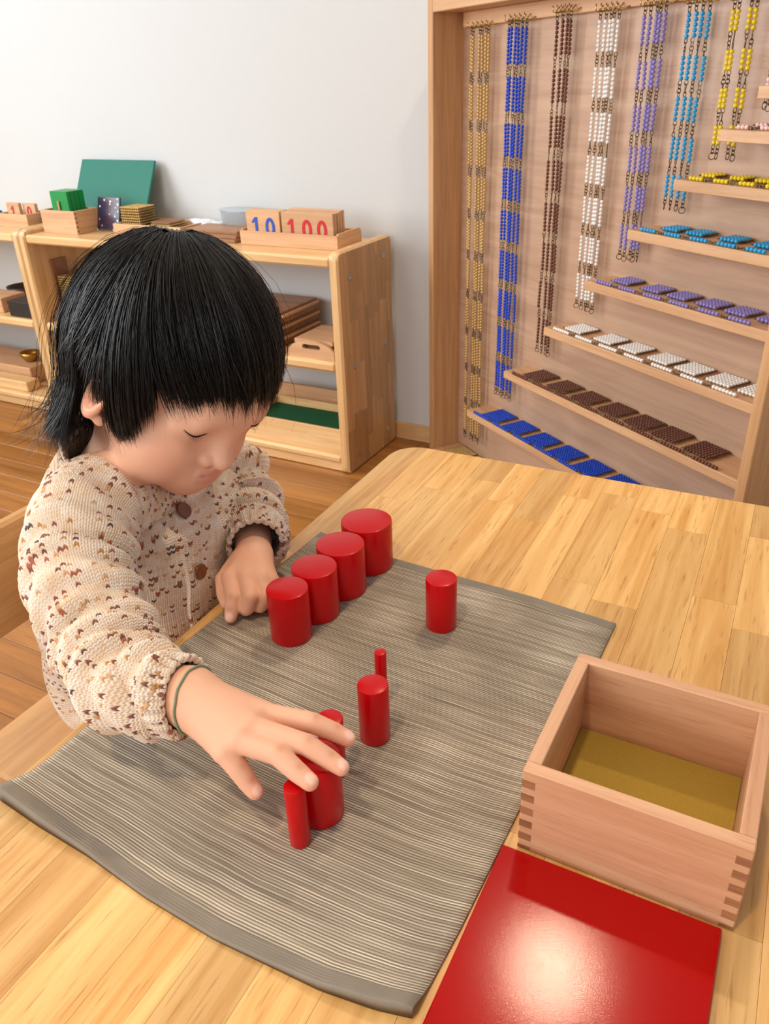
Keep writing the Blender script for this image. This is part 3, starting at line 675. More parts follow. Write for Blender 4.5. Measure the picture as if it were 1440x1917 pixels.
cbx('hanging_rail', (.036, CD-.012, 1.068), (CWD-.0212, CD-.0002, TOPB-.0002), 'beech')
SH = [('blue', -1.6536, .2018, 9), ('brown', -1.4969, .3526, 8), ('white', -1.3570, .4905, 7), ('purple', -1.2401, .6104, 6), ('cyan', -1.1363, .7197, 5), ('yellow', -1.0422, .8110, 4), ('pink', -.9637, .8880, 3), ('green', -.9041, .9467, 2)]
for c, u, z, n in SH: cbx('shelf', (u-U0, .009, z-.0172), (CWD-.0212, CD-.0002, z), 'beech', .001)
def link_mesh(L_, n, seed):
    mb = MB(); l = L_/n; rr = random.Random(seed)
    for k in range(n):
        zc = -l*(k+.5); hl = l*.66; wd = .0022 if k % 2 else .0030; a = rr.uniform(0, 3.1)
        P = []
        for i in range(10):
            g = 2*math.pi*i/10; P.append((wd*math.cos(g)*math.cos(a), wd*math.cos(g)*math.sin(a), zc+hl*math.sin(g)))
        mb.tube(P, .00085, 4, closed=True)
    return mb.mesh('chain_link', MT['wire'], True)
LKL = .0232
LK = [link_mesh(LKL, 4, k) for k in range(4)]
LKS = link_mesh(.012, 2, 9)
def bar_mesh(n, col, sub=2):
    mb = MB(); beads(mb, [(0, 0, -PB*(i+.5)) for i in range(n)], PB*.5, sub); return mb.mesh('bead_bar_'+col, BEAD[col], True, fix=False)
RINGM = MB().tube([(.0052*math.cos(2*math.pi*i/16), 0, -.0052+.0052*math.sin(2*math.pi*i/16)) for i in range(16)], .0008, 5, closed=True).mesh('end_ring', MT['wire'], True)
BARM = {}
def strand(col, n, nb, u, v, ztop, label, group, rr, sway=0.0):
    t = thing('bead_chain', label, 'bead chain', cw(u, v, ztop), CA, group)
    if col not in BARM: BARM[col] = bar_mesh(n, col)
    z = 0.0; link('chain_link', LKS, t, (0, 0, z+.002)); z -= .011
    for i in range(nb):
        dx = rr.gauss(0, .0005)+sway*i
        link('bead_bar', BARM[col], t, (dx, rr.gauss(0, .0006), z), (rr.gauss(0, .012), rr.gauss(0, .016), 0)); z -= PB*n
        link('chain_link', LK[rr.randrange(4)], t, (dx, 0, z), (0, 0, rr.uniform(0, 3))) if i < nb-1 else link('chain_link', LKS, t, (dx, 0, z))
        z -= LKL if i < nb-1 else .011
    link('end_ring', RINGM, t, (0, 0, z), (0, 0, rr.uniform(0, 3)))
HG = [('gold', 10, 10, [-1.748, -1.738, -1.715, -1.7025, -1.690, -1.677], 1.062), ('blue', 9, 9, [-1.605, -1.5925, -1.581, -1.5695, -1.558, -1.541], 1.066),
      ('brown', 8, 8, [-1.4465, -1.427, -1.415, -1.403], 1.071), ('white', 7, 7, [-1.322, -1.304, -1.2935, -1.283, -1.2725], 1.064),
      ('purple', 6, 6, [-1.209, -1.194, -1.181, -1.171, -1.161], 1.064), ('cyan', 5, 5, [-1.1095, -1.0935, -1.0815, -1.0655], 1.060),
      ('yellow', 4, 4, [-1.0195, -1.009, -.988, -.976], 1.058), ('pink', 3, 3, [-.934, -.925, -.912], 1.056)]
NM = dict(gold='gold', blue='dark blue', brown='brown', white='white', purple='lilac', cyan='sky blue', yellow='yellow', pink='pale pink')
rr = random.Random(3)
ORD = ['first', 'second', 'third', 'fourth', 'fifth', 'sixth', 'seventh', 'eighth', 'ninth', 'tenth']
PREV = dict(gold='cabinet side panel', blue='gold chains', brown='dark blue chains', white='brown chains', purple='white chains', cyan='lilac chains', yellow='sky blue chains', pink='yellow chains')
for col, n, nb, us, zt in HG:
    hb = MB(); u0, u1 = us[0]-.006-U0, us[-1]+.012-U0; vv = V0-.020-VF
    hb.tube([(u0, vv, zt+.002), (u1, vv, zt+.002)], .0011, 6); hb.tube([(u1, vv, zt+.002), (u1+.004, CD-.012, zt+.006)], .0011, 6)
    h = hb.build('hook_bar', MT['brass'], cab, True)
    for k in range(5):
        uu = u0+.001+(u1-u0-.008)*k/4.4
        MB().tube([(uu, CD-.012, zt+.012), (uu, vv-.003, zt+.002), (uu, vv-.007, zt+.003), (uu, vv-.008, zt+.014)], .0010, 6).build('prong', MT['brass'], h, True)
    for k, u in enumerate(us):
        strand(col, n, nb, u, V0-.020-(.002 if k % 2 else 0), zt+.001+rr.gauss(0, .0012), 'hanging %s bead chain, %s counting from the %s' % (NM[col], ORD[k], PREV[col]), NM[col]+' chains hanging from the hooks', rr, rr.gauss(0, .00008))
SQU = dict(blue=[-1.596+.0895*i for i in range(9)], brown=[-1.440, -1.354, -1.271, -1.187, -1.108, -1.034, -.950], white=[-1.314, -1.223, -1.152, -1.072, -1.004, -.930, -.862],
           purple=[-1.196, -1.116, -1.052, -.984, -.922, -.858], cyan=[-1.089, -1.034, -.960, -.893, -.846], yellow=[-1.026, -.968, -.920, -.866], pink=[-.94, -.90, -.86])
SQV = dict(blue=1.0815, brown=1.090, white=1.096, purple=1.104, cyan=1.109, yellow=1.117, pink=1.123)
LDG = dict(blue='lowest', brown='second lowest', white='third', purple='fourth', cyan='fifth', yellow='sixth', pink='seventh')
for col, u, z, n in SH:
    if col == 'green': continue
    for k, uu in enumerate(SQU[col]):
        if uu+n*PB > -.806: uu = -.808-n*PB
        bead_square(n, col, cw(uu, SQV[col]+rr.gauss(0, .0006), z+.0006), CA+rr.gauss(0, .02), '%s bead square, %s from the free end of its cabinet ledge' % (NM[col], ORD[k]), NM[col]+' squares on the ledge', 1 if n > 7 else 2)
    # short chain lying along the ledge front
    t = thing('bead_chain', 'short chain of %s bead bars lying along the ledge front' % NM[col], 'bead chain', cw(u+.030, VF+.0125, z+PB*.5+.0004), CA)
    if col not in BARM: BARM[col] = bar_mesh(n, col)
    x = 0.0; gap = .020
    while u+.030+x+n*PB < -.808:
        link('bead_bar', BARM[col], t, (x, rr.gauss(0, .0004), 0), (0, -math.pi/2, rr.gauss(0, .012))); x += n*PB
        if u+.030+x+gap+n*PB < -.808: link('chain_link', LK[rr.randrange(4)], t, (x, 0, -.001), (0, -math.pi/2, 0))
        x += gap
for k in range(3): bead_square(10, 'gold', cw(-1.775+.082*k, 1.070, .0334), CA, 'gold bead square on the cabinet floor, %s from the side panel' % ORDB[k], 'gold squares on the cabinet floor')
# ------------------------------------------------------------------ the child
HR = np.array([[.89893273, .12846126, .4188289], [-.16413136, .9851649, .05011003], [-.40617834, -.1137885, .9066815]])
_rl = .095; HR = HR @ np.array([[1, 0, 0], [0, math.cos(_rl), math.sin(_rl)], [0, -math.sin(_rl), math.cos(_rl)]])
HP = np.array([-.513, .532, .7355]); HS = 1.04
def hw(p): return np.asarray(p, float)*HS @ HR.T + HP
PR = []      # primitives: dict(type, ..., k, op)
def ell(c, r, R=None, k=.01, op='u', head=True, rot=None):
    c = np.array(c, float); r = np.array(r, float)
    A = np.eye(3)
    if rot is not None: A = np.array(Matrix.Rotation(rot[0], 3, 'X') @ Matrix.Rotation(rot[1], 3, 'Y') @ Matrix.Rotation(rot[2], 3, 'Z'))
    if head: c = hw(c); r = r*HS; A = HR @ A
    PR.append(dict(t='e', c=c, r=r, A=A, k=k, op=op, bc=c, br=r.max()))
def chain(pts, rad, k=.004, op='u'):
    P = np.array(pts, float); rad = np.array(rad, float); bc = P.mean(0)
    PR.append(dict(t='c', P=P, rad=rad, k=k, op=op, bc=bc, br=(np.linalg.norm(P-bc, axis=1)+rad).max()))
def hchain(pts, rad, k=.006, op='u'): chain([hw(p) for p in pts], np.array(rad)*HS, k, op)
def pdist(q, X):
    if q['t'] == 'e':
        L = (X-q['c']) @ q['A']; a = L/q['r']; k0 = np.sqrt((a*a).sum(-1))+1e-9; k1 = np.sqrt(((a/q['r'])**2).sum(-1))+1e-9
        return k0*(k0-1)/k1
    d = None
    for i in range(len(q['P'])-1):
        a, b = q['P'][i], q['P'][i+1]; ba = b-a; t = np.clip(((X-a) @ ba)/(ba @ ba), 0, 1)
        e = np.linalg.norm(X-a-t[..., None]*ba, axis=-1)-(q['rad'][i]+t*(q['rad'][i+1]-q['rad'][i]))
        d = e if d is None else np.minimum(d, e)
    return d
def sdf(X, prims):
    d = np.full(X.shape[:-1], .06)
    for q in prims:
        e = pdist(q, X); k = q['k']
        if q['op'] == 'u':
            h = np.maximum(k-np.abs(d-e), 0)/k; d = np.minimum(d, e)-h*h*k*.25
        else:
            e = -e; h = np.maximum(k-np.abs(d-e), 0)/k; d = np.maximum(d, e)+h*h*k*.25
    return d
def surface(prims, lo, hi, h, B=14):
    lo = np.array(lo); hi = np.array(hi); N = np.ceil((hi-lo)/(h*B)).astype(int)
    g = np.arange(B+1); G = np.stack(np.meshgrid(g, g, g, indexing='ij'), -1).reshape(-1, 3)
    half = h*B/2; diag = half*1.7321
    BC = np.array([q['bc'] for q in prims]); BR = np.array([q['br'] for q in prims]); BK = np.array([q['k'] for q in prims])
    KY = [None]; keys = []; verts = []; edges = []; DIM = N*B+2
    def key(c): return (c[..., 0]*DIM[1]+c[..., 1])*DIM[2]+c[..., 2]
    for ix in range(N[0]):
        for iy in range(N[1]):
            for iz in range(N[2]):
                o = np.array([ix, iy, iz])*B; ctr = lo+o*h+half
                dd = np.linalg.norm(BC-ctr, axis=1)-BR
                sel = [prims[i] for i in np.nonzero(dd < diag+BK+.004)[0]]
                if not any(s['op'] == 'u' for s in sel): continue
                dc = float(sdf(ctr[None], sel)[0])
                if abs(dc) > diag*1.25+.004: continue
                D = sdf(lo+(o+G)*h, sel).reshape(B+1, B+1, B+1)
                I = D < 0
                if I.all() or not I.any(): continue
                c8 = np.stack([I[i:B+i, j:B+j, k:B+k] for i in (0, 1) for j in (0, 1) for k in (0, 1)], -1); sm = c8.sum(-1); act = (sm > 0) & (sm < 8)
                C = np.argwhere(act); acc = np.zeros((len(C), 3)); cnt = np.zeros(len(C))
                for ax in range(3):
                    oth = [a for a in range(3) if a != ax]
                    for i in (0, 1):
                        for j in (0, 1):
                            p0 = C.copy(); p0[:, oth[0]] += i; p0[:, oth[1]] += j; p1 = p0.copy(); p1[:, ax] += 1
                            a = D[tuple(p0.T)]; b = D[tuple(p1.T)]; cr = (a < 0) != (b < 0); t = np.where(cr, a/(a-b+1e-12), 0)
                            pp = p0.astype(float); pp[:, ax] += t; acc += pp*cr[:, None]; cnt += cr
                keys.append(key(C+o)); verts.append(lo+(acc/cnt[:, None]+o)*h)
                for ax in range(3):
                    s0 = [slice(0, B)]*3; s1 = list(s0); s1[ax] = slice(1, B+1)
                    a, b = I[tuple(s0)], I[tuple(s1)]; E = np.argwhere(a != b)
                    if len(E): edges.append((ax, E+o, a[tuple(E.T)]))
    K = np.concatenate(keys); Vv = np.concatenate(verts); od = np.argsort(K); K = K[od]; Vv = Vv[od]
    F = []
    for ax, E, ins in edges:
        o1, o2 = [(1, 2), (2, 0), (0, 1)][ax]; q = []
        for da, db in ((-1, -1), (0, -1), (0, 0), (-1, 0)):
            c = E.copy(); c[:, o1] += da; c[:, o2] += db; kk = key(c); p = np.searchsorted(K, kk); p = np.clip(p, 0, len(K)-1); q.append(np.where(K[p] == kk, p, -1))
        q = np.stack(q, -1); ok = (q >= 0).all(1); q = q[ok]; i_ = ins[ok]; q[~i_] = q[~i_][:, ::-1]; F.append(q)
    return Vv, np.concatenate(F)
# head
ell((-.008, 0, .024), (.084, .072, .078), k=.03)
ell((.022, 0, -.028), (.056, .056, .058), k=.035)
for s_ in (-1, 1): ell((.036, .033*s_, -.046), (.031, .029, .029), k=.022)
ell((.050, 0, -.076), (.018, .019, .016), k=.022)
ell((.060, 0, -.056), (.018, .025, .020), k=.014)
ell((.074, 0, .018), (.014, .04, .03), k=.03)
for s_ in (-1, 1): ell((.0605, .034*s_-.001, -.001), (.0120, .0165, .0115), k=.010)
for s_ in (-1, 1): ell((.093, .023*s_-.002, -.014), (.017, .012, .016), k=.016, op='s')
hchain([(.073, -.001, .000), (.080, -.002, -.018), (.0860, -.003, -.0305)], [.0050, .0062, .0090], k=.009)
for s_ in (-1, 1): ell((.0765, .0110*s_-.003, -.0335), (.0082, .0066, .0066), k=.003)
for s_ in (-1, 1): ell((.0815, .0060*s_-.003, -.0405), (.0035, .0030, .0028), k=.002, op='s')
ell((.0760, -.003, -.0465), (.0062, .0115, .0042), k=.008)
ell((.0730, -.003, -.0560), (.0060, .0100, .0042), k=.008)
hchain([(.071, -.0185, -.0488), (.080, -.010, -.0510), (.0828, -.003, -.0515), (.080, .004, -.0510), (.071, .0125, -.0488)], [.0006, .0010, .0010, .0010, .0006], k=.003, op='s')
# ears
for s_ in (-1, 1):
    er = (.12*s_, .28, .46*s_)
    ell((-.001, .0750*s_, -.006), (.0185, .0078, .0285), k=.006, rot=er)
    ell((.0025, .0820*s_, -.0015), (.0125, .0062, .0200), k=.003, op='s', rot=er)
    hchain([(.0035, .0800*s_, .008), (-.0045, .0795*s_, .003), (-.0055, .0785*s_, -.009), (.0005, .0775*s_, -.018)], [.0028, .0032, .0032, .0026], k=.004)
    ell((.0135, .0735*s_, -.013), (.0042, .0045, .0065), k=.004)
    ell((.0065, .0745*s_, -.029), (.0065, .0048, .0065), k=.006)
# neck, trunk, legs
NB = np.array([-.588, .535, .625])
chain([hw((-.028, 0, -.045)), NB, NB+[-.01, 0, -.03]], [.040, .041, .046], k=.03)
ell((-.600, .535, .570), (.062, .100, .085), k=.03, head=False); ell((-.640, .537, .42), (.078, .092, .13), k=.05, head=False); ell((-.660, .537, .335), (.085, .098, .047), k=.04, head=False)
# arms ------------------------------------------------ right (reaching) arm
RA = [at((190, 915), .735), at((150, 985), .700), at((172, 1120), .664), at((215, 1238), .628), at((275, 1288), .598), at((352, 1302), .582)]
RAR = [.034, .032, .030, .028, .025, .0205]
chain(RA, RAR, k=.02)
LA = [at((385, 850), .92), at((430, 905), .915), at((458, 955), .903), at((472, 1000), .878), onZ((476, 1040), .541)]
chain(LA, [.034, .031, .027, .022, .0175], k=.02)
def P(px, z): return onZ(px, z)
HZ = .0
Wr = RA[-1]
MCP = dict(i=P((494, 1336), .5790), m=P((474, 1362), .5805), r=P((450, 1388), .5770), p=P((424, 1408), .5690))
for kx, rr_ in (('i', .0092), ('m', .0098), ('r', .0096), ('p', .0096)): chain([Wr+(MCP[kx]-Wr)*.08, MCP[kx]-(MCP[kx]-Wr)*.06], [.0175, rr_], k=.009)
FG = dict(i=[MCP['i'], P((585, 1353), .5760), P((628, 1371), .5690), P((651, 1383), .5655)],
          m=[MCP['m'], P((573, 1394), .5760), P((617, 1422), .5685), P((639, 1437), .5655)],
          r=[MCP['r'], P((520, 1412), .5750), P((558, 1446), .5680), P((580, 1464), .5650)],
          p=[MCP['p'], P((446, 1438), .5600), P((464, 1464), .5510), P((477, 1481), .5460)])
FR = dict(i=[.0082, .0074, .0067, .0058], m=[.0083, .0075, .0068, .0058], r=[.0084, .0077, .0070, .0061], p=[.0088, .0077, .0069, .0060])
for kx in 'imrp': chain(FG[kx], FR[kx], k=.0025)
TH = [Wr+np.array([.022, .000, -.010]), np.array((-.312, .346, .552)), np.array((-.288, .346, .540)), np.array((-.273, .342, .536))]
chain(TH, [.0130, .0105, .0085, .0070], k=.008)
# left (resting) hand
LW = LA[-1]
LM = dict(i=P((432, 1082), .5335), m=P((462, 1080), .5360), r=P((488, 1084), .5345), p=P((508, 1090), .5300))
for kx, rr_ in (('i', .0096), ('m', .0102), ('r', .0096), ('p', .0088)): chain([LW, LM[kx]], [.0150, rr_], k=.008)
LF = dict(i=[LM['i'], P((437, 1118), .5250), P((434, 1142), .5145), P((432, 1155), .5095)],
          m=[LM['m'], P((470, 1117), .5270), P((462, 1138), .5150), P((459, 1141), .5100)],
          r=[LM['r'], P((500, 1115), .5255), P((487, 1134), .5130), P((480, 1134), .5095)],
          p=[LM['p'], P((518, 1110), .5200), P((508, 1122), .5110), P((500, 1122), .5090)])
LR = dict(i=[.0092, .0080, .0072, .0062], m=[.0094, .0086, .0078, .0068], r=[.0090, .0082, .0074, .0066], p=[.0082, .0072, .0066, .0060])
for kx in 'imrp': chain(LF[kx], LR[kx], k=.003)
chain([LW+np.array([-.012, -.01, -.006]), P((420, 1085), .522), P((420, 1112), .514), P((424, 1128), .511)], [.0125, .0095, .0080, .0066], k=.006)
# legs (hidden under the table)
for s_ in (-1, 1): chain([(-.66, .537+.045*s_, .335), (-.46, .537+.055*s_, .325), (-.42, .537+.055*s_, .17), (-.42, .537+.055*s_, .05), (-.36, .537+.057*s_, .028)], [.047, .038, .032, .024, .022], k=.03)
BV, BF = surface(PR, (-.80, .24, .0), (-.19, .76, .86), .00155)
# skin colour per vertex
def smooth(a, b, x): t = np.clip((x-a)/(b-a), 0, 1); return t*t*(3-2*t)
base = np.array(lin('E9B497')); colr = np.tile(base, (len(BV), 1))
def dab(c, r, col, amt, head=True):
    global colr
    c = hw(c) if head else np.asarray(c); w = np.exp(-(np.linalg.norm(BV-c, axis=1)/r)**2)*amt
    colr = colr*(1-w[:, None])+np.array(lin(col))*w[:, None]
for s_ in (-1, 1):
    dab((.055, .040*s_, -.040), .022, 'E8977C', .45); dab((.078, .016*s_-.003, -.036), .006, 'C98468', .45); dab((-.004, .078*s_, -.008), .026, 'DB8E70', .55); dab((.072, .030*s_, -.012), .012, 'D29A7C', .35)
dab((.087, -.003, -.032), .010, 'E79E84', .35)
Lh = ((BV-HP) @ HR)/HS
lipm = smooth(.0155, .0125, np.abs(Lh[:, 1]+.003))*smooth(-.0630, -.0600, Lh[:, 2])*smooth(-.0423, -.0445, Lh[:, 2])*smooth(.068, .072, Lh[:, 0])
colr = colr*(1-.42*lipm[:, None])+np.array(lin('CE7F76'))*.42*lipm[:, None]
NAILS = []
for D_ in (FG, LF):
    for kx in 'imrp':
        a, b = D_[kx][-2], D_[kx][-1]; dr_ = (b-a)/np.linalg.norm(b-a); up = np.array([0, 0, 1.])-dr_*dr_[2]; up /= np.linalg.norm(up); sd = np.cross(dr_, up)
        rt = (FR if D_ is FG else LR)[kx][-1]; nc = b+up*rt*.85+dr_*rt*.15; q = BV-nc
        w = smooth(1.0, .72, np.sqrt(((q @ dr_)/(rt*.95))**2+((q @ sd)/(rt*.78))**2+((q @ up)/(rt*.6))**2))
        colr = colr*(1-.75*w[:, None])+np.array(lin('FFDDD0'))*.75*w[:, None]
        dab(b, .009, 'E8957C', .35, False)
        for jn in D_[kx][1:3]: dab(jn+up*rt, .0030, 'BE7C5C', .50, False)
def skinmat():
    m, nt, b = newmat('skin'); L = nt.links.new
    at_ = nd(nt, 'ShaderNodeAttribute', attribute_name='skin'); L(at_.outputs['Color'], b.inputs['Base Color'])
    b.inputs['Roughness'].default_value = .5; b.inputs['Subsurface Weight'].default_value = .18; b.inputs['Subsurface Radius'].default_value = (.010, .004, .002); b.inputs['Subsurface Scale'].default_value = .6
    b.inputs['Specular IOR Level'].default_value = .35
    tc = nd(nt, 'ShaderNodeTexCoord'); n = nd(nt, 'ShaderNodeTexNoise', Scale=700.0, Detail=3.0); L(tc.outputs['Object'], n.inputs['Vector'])
    bp = nd(nt, 'ShaderNodeBump', Strength=.06, Distance=.001); L(n.outputs['Fac'], bp.inputs['Height']); L(bp.outputs[0], b.inputs['Normal']); return m
ORG = np.array([-.66, .535, SZ])
kid = thing('person', 'small child with black bobbed hair in a speckled knitted cardigan reaching out', 'person', tuple(ORG))
def rawmesh(name, V, F, mat, smooth_=True):
    me = bpy.data.meshes.new(name); me.from_pydata(np.asarray(V).tolist(), [], np.asarray(F).tolist()); me.materials.append(mat)
    if smooth_: me.shade_smooth()
    return me
bme = rawmesh('body', BV-ORG, BF, skinmat())
ca = bme.color_attributes.new('skin', 'FLOAT_COLOR', 'POINT'); ca.data.foreach_set('color', np.c_[colr, np.ones(len(colr))].astype(np.float32).ravel())
body = link('body', bme, kid)
def snap(X, off=0.0, n=12):
    X = np.array(X, float)
    for _ in range(n):
        e = 1e-4; d = sdf(X, PR)-off
        g = np.stack([(sdf(X+np.eye(3)[i]*e, PR)-off-d)/e for i in range(3)], -1); X = X-g*(d/np.maximum((g*g).sum(-1), .2))[:, None]
    return X
# eyelashes and lid lines
lashm = plain('eyelash', '1A1210', .6)
for s_ in (-1, 1):
    yy = np.linspace(.0250, .0490, 14)*s_-.002; ay = np.abs(yy)-.004
    zz = -.0050-.0026*np.sin(np.linspace(0, 1, 14)*math.pi)+.0050*np.linspace(0, 1, 14)**1.5
    pts_ = snap(np.array([hw((.085-.35*(a-.016), y_, z_)) for a, y_, z_ in zip(ay, yy, zz)]), .0002)
    mb = MB(); tq = np.linspace(0, 1, 14); mb.tube(pts_-ORG, (.0010*np.sin(np.pi*(.12+.84*tq))).tolist(), 5)
    for k in range(0, 14):
        for rep in (0,):
            if k < 2: continue
            b0 = pts_[k] if rep == 0 else (pts_[k]+pts_[k+1])/2
            dr_ = HR @ np.array([.42, .10*s_, -.9]); dr_ /= np.linalg.norm(dr_); l = .0022+.0024*math.sin(math.pi*k/13)
            mb.tube([b0-ORG, b0+dr_*l*.6-ORG, b0+dr_*l+HR @ np.array([.0009, 0, .0006])-ORG], [.00018, .00014, .00005], 3)
    mb.build('eyelashes', lashm, body)
# ------------------------------------------------------------------ hair
HC = np.array([-.009, 0, .024]); HRD = np.array([.0985, .0870, .0985])
AX = np.array([-.34, -.02, .94]); AX /= np.linalg.norm(AX); BX = np.array([1, 0, 0])-AX*AX[0]; BX /= np.linalg.norm(BX); LX = np.cross(AX, BX)
def hpos(th, ph, sc=1.0):
    d = np.cos(th)[..., None]*AX+np.sin(th)[..., None]*(np.cos(ph)[..., None]*BX+np.sin(ph)[..., None]*LX)
    t = 1/np.sqrt(((d/(HRD*sc if np.ndim(sc) == 0 else HRD*np.asarray(sc)[..., None]))**2).sum(-1)); return HC+d*t[..., None]
PHI = np.radians([-180, -150, -128, -112, -103, -97, -88, -80, -76, -70, -64, -55, -28, 0, 25, 45, 60, 67, 74, 82, 95, 106, 114, 128, 150, 180])
half = [150, 152, 152, 150, 140, 98, 92, 98, 138, 138, 120, 107, 108, 112]
left = [119, 121, 116, 124, 132, 120, 95, 108, 146, 156, 158, 156]
TEND = np.radians(half+left)
def tend(ph): return np.interp(ph, PHI, TEND)
hairm, nt, b = newmat('black_hair')
oi_ = nd(nt, 'ShaderNodeAttribute', attribute_name='tone'); crh = nd(nt, 'ShaderNodeValToRGB'); crh.color_ramp.elements[0].color = (.0014, .0012, .0014, 1); crh.color_ramp.elements[1].color = (.010, .0055, .004, 1)
nt.links.new(oi_.outputs['Fac'], crh.inputs['Fac']); nt.links.new(crh.outputs[0], b.inputs['Base Color'])
b.inputs['Roughness'].default_value = .38; b.inputs['Specular IOR Level'].default_value = .30
nph, nth = 96, 30
pg = np.linspace(-np.pi, np.pi, nph, endpoint=False); Vc = []; 
for i in range(nth):
    f = i/(nth-1); th = np.maximum(.001, np.minimum(tend(pg)-.12, np.radians(118))*f); Vc.append(hpos(th, pg, .955))
Vc = np.concatenate(Vc); Fc = [(i*nph+k, i*nph+(k+1) % nph, (i+1)*nph+(k+1) % nph, (i+1)*nph+k) for i in range(nth-1) for k in range(nph)]
hme = rawmesh('hair', hw(Vc)-ORG, Fc, hairm); hair = link('hair', hme, kid)
def strands(n, seed, thfun, npt=11, r0=.00030, lay=(.985, 1.035), curl=.0016, back_only=False, flick=0.0):
    rg = np.random.default_rng(seed); V = []; F = []; T = []; nv = 0
    ph0 = rg.uniform(-np.pi, np.pi, n)
    clump = rg.uniform(-np.pi, np.pi, 90)
    for k in range(n):
        ph = ph0[k]
        c = clump[np.argmin(np.abs(np.angle(np.exp(1j*(clump-ph)))))]; 
        te = thfun(ph, rg)
        if te is None: continue
        ts = (rg.uniform(0, .06) if rg.random() < .3 else .03+rg.uniform(0, .75)**1.1*.8)*te; u = np.linspace(0, 1, npt); th = ts+(te-ts)*u
        sw = rg.normal(0, .035); pull = np.angle(np.exp(1j*(c-ph)))*.45
        phv = ph+sw*u+pull*u**2+.10*np.sin(th)*(1 if abs(ph) < 1.2 else .4)*u+(.16*u**3 if abs(ph) < 1.0 else 0)
        # hair over the ears sweeps backwards
        ear = np.exp(-((np.abs(ph)-1.50)/.22)**2); phv += np.sign(ph)*ear*.40*u**2
        ly = rg.uniform(*lay); sc = ly*np.ones(npt); sc[0] = min(ly, .97)
        sc = sc+curl/.09*rg.normal()*np.sin(u*rg.uniform(2, 5))*u
        bk = float(smooth(1.66, 1.84, np.array(abs(ph)))); thc = np.radians(106)
        thm = np.where(th > thc, thc+(th-thc)*(1-bk), th)
        X = hpos(thm, phv, sc); dth = np.maximum(th-thc, 0)
        rad = X-HC; rad[:, 2] = 0; rad /= np.linalg.norm(rad, axis=1)[:, None]
        fk = (.45+flick)*rg.random()-.30
        X = X+np.array([.10, 0, -1.0])*(dth*.092*bk)[:, None]+rad*(dth*bk*.012*(1-dth))[:, None]+rad*(dth**2.2*bk*.090*fk)[:, None]
        X = X+rad*(dth**1.3*.010*(1-bk))[:, None]+np.array([0, 0, 1.])*(dth**3*.05*fk*bk)[:, None]
        X = hw(X)-ORG
        w = r0*np.minimum(1, (1-u)*4+.12)*rg.uniform(.7, 1.2)
        t_ = np.gradient(X, axis=0); t_ /= np.linalg.norm(t_, axis=1)[:, None]
        out_ = X+ORG-hw(HC); a_ = np.cross(t_, out_); a_ /= np.linalg.norm(a_, axis=1)[:, None]; b_ = np.cross(t_, a_)
        R3 = np.stack([X+w[:, None]*(a_*math.cos(g)*1.6+b_*math.sin(g)*.6) for g in (math.pi/2, math.pi*7/6, math.pi*11/6)], 1).reshape(-1, 3)
        V.append(R3); i0 = nv+np.arange(npt-1)[:, None]*3
        for j in range(3): l = (j+1) % 3; F.append(np.concatenate([i0+j, i0+l, i0+3+l, i0+3+j], 1))
        nv += npt*3; T.append(np.full(npt*3, rg.random()**2.2))
    return np.concatenate(V), np.concatenate(F), np.concatenate(T)
def tf_main(ph, rg): return float(tend(ph))+rg.normal(0, .075)-.03-(.30*rg.random()**2.5 if abs(ph) < 1.0 else (.35*rg.random()**2 if abs(ph) > 1.8 else 0))
def tf_wisp(ph, rg):
    if abs(ph) > 1.85: return float(tend(ph))+rg.uniform(0, .30)
    return float(tend(ph))+abs(rg.normal(0, .06)) if rg.random() < .35 else None
for nm, args in (('hair_strands', (16500, 1, tf_main)), ('loose_wisps', (700, 2, tf_wisp))):
    kw = dict(lay=(.965, 1.035)) if nm == 'hair_strands' else dict(lay=(1.0, 1.05), curl=.012, flick=.35, r0=.00030)
    Vs, Fs, Ts = strands(*args, **kw); m_ = rawmesh(nm, Vs, Fs, hairm)
    ta = m_.attributes.new('tone', 'FLOAT', 'POINT'); ta.data.foreach_set('value', Ts.astype(np.float32))
    so = link(nm, m_, hair); so['kind'] = 'stuff'
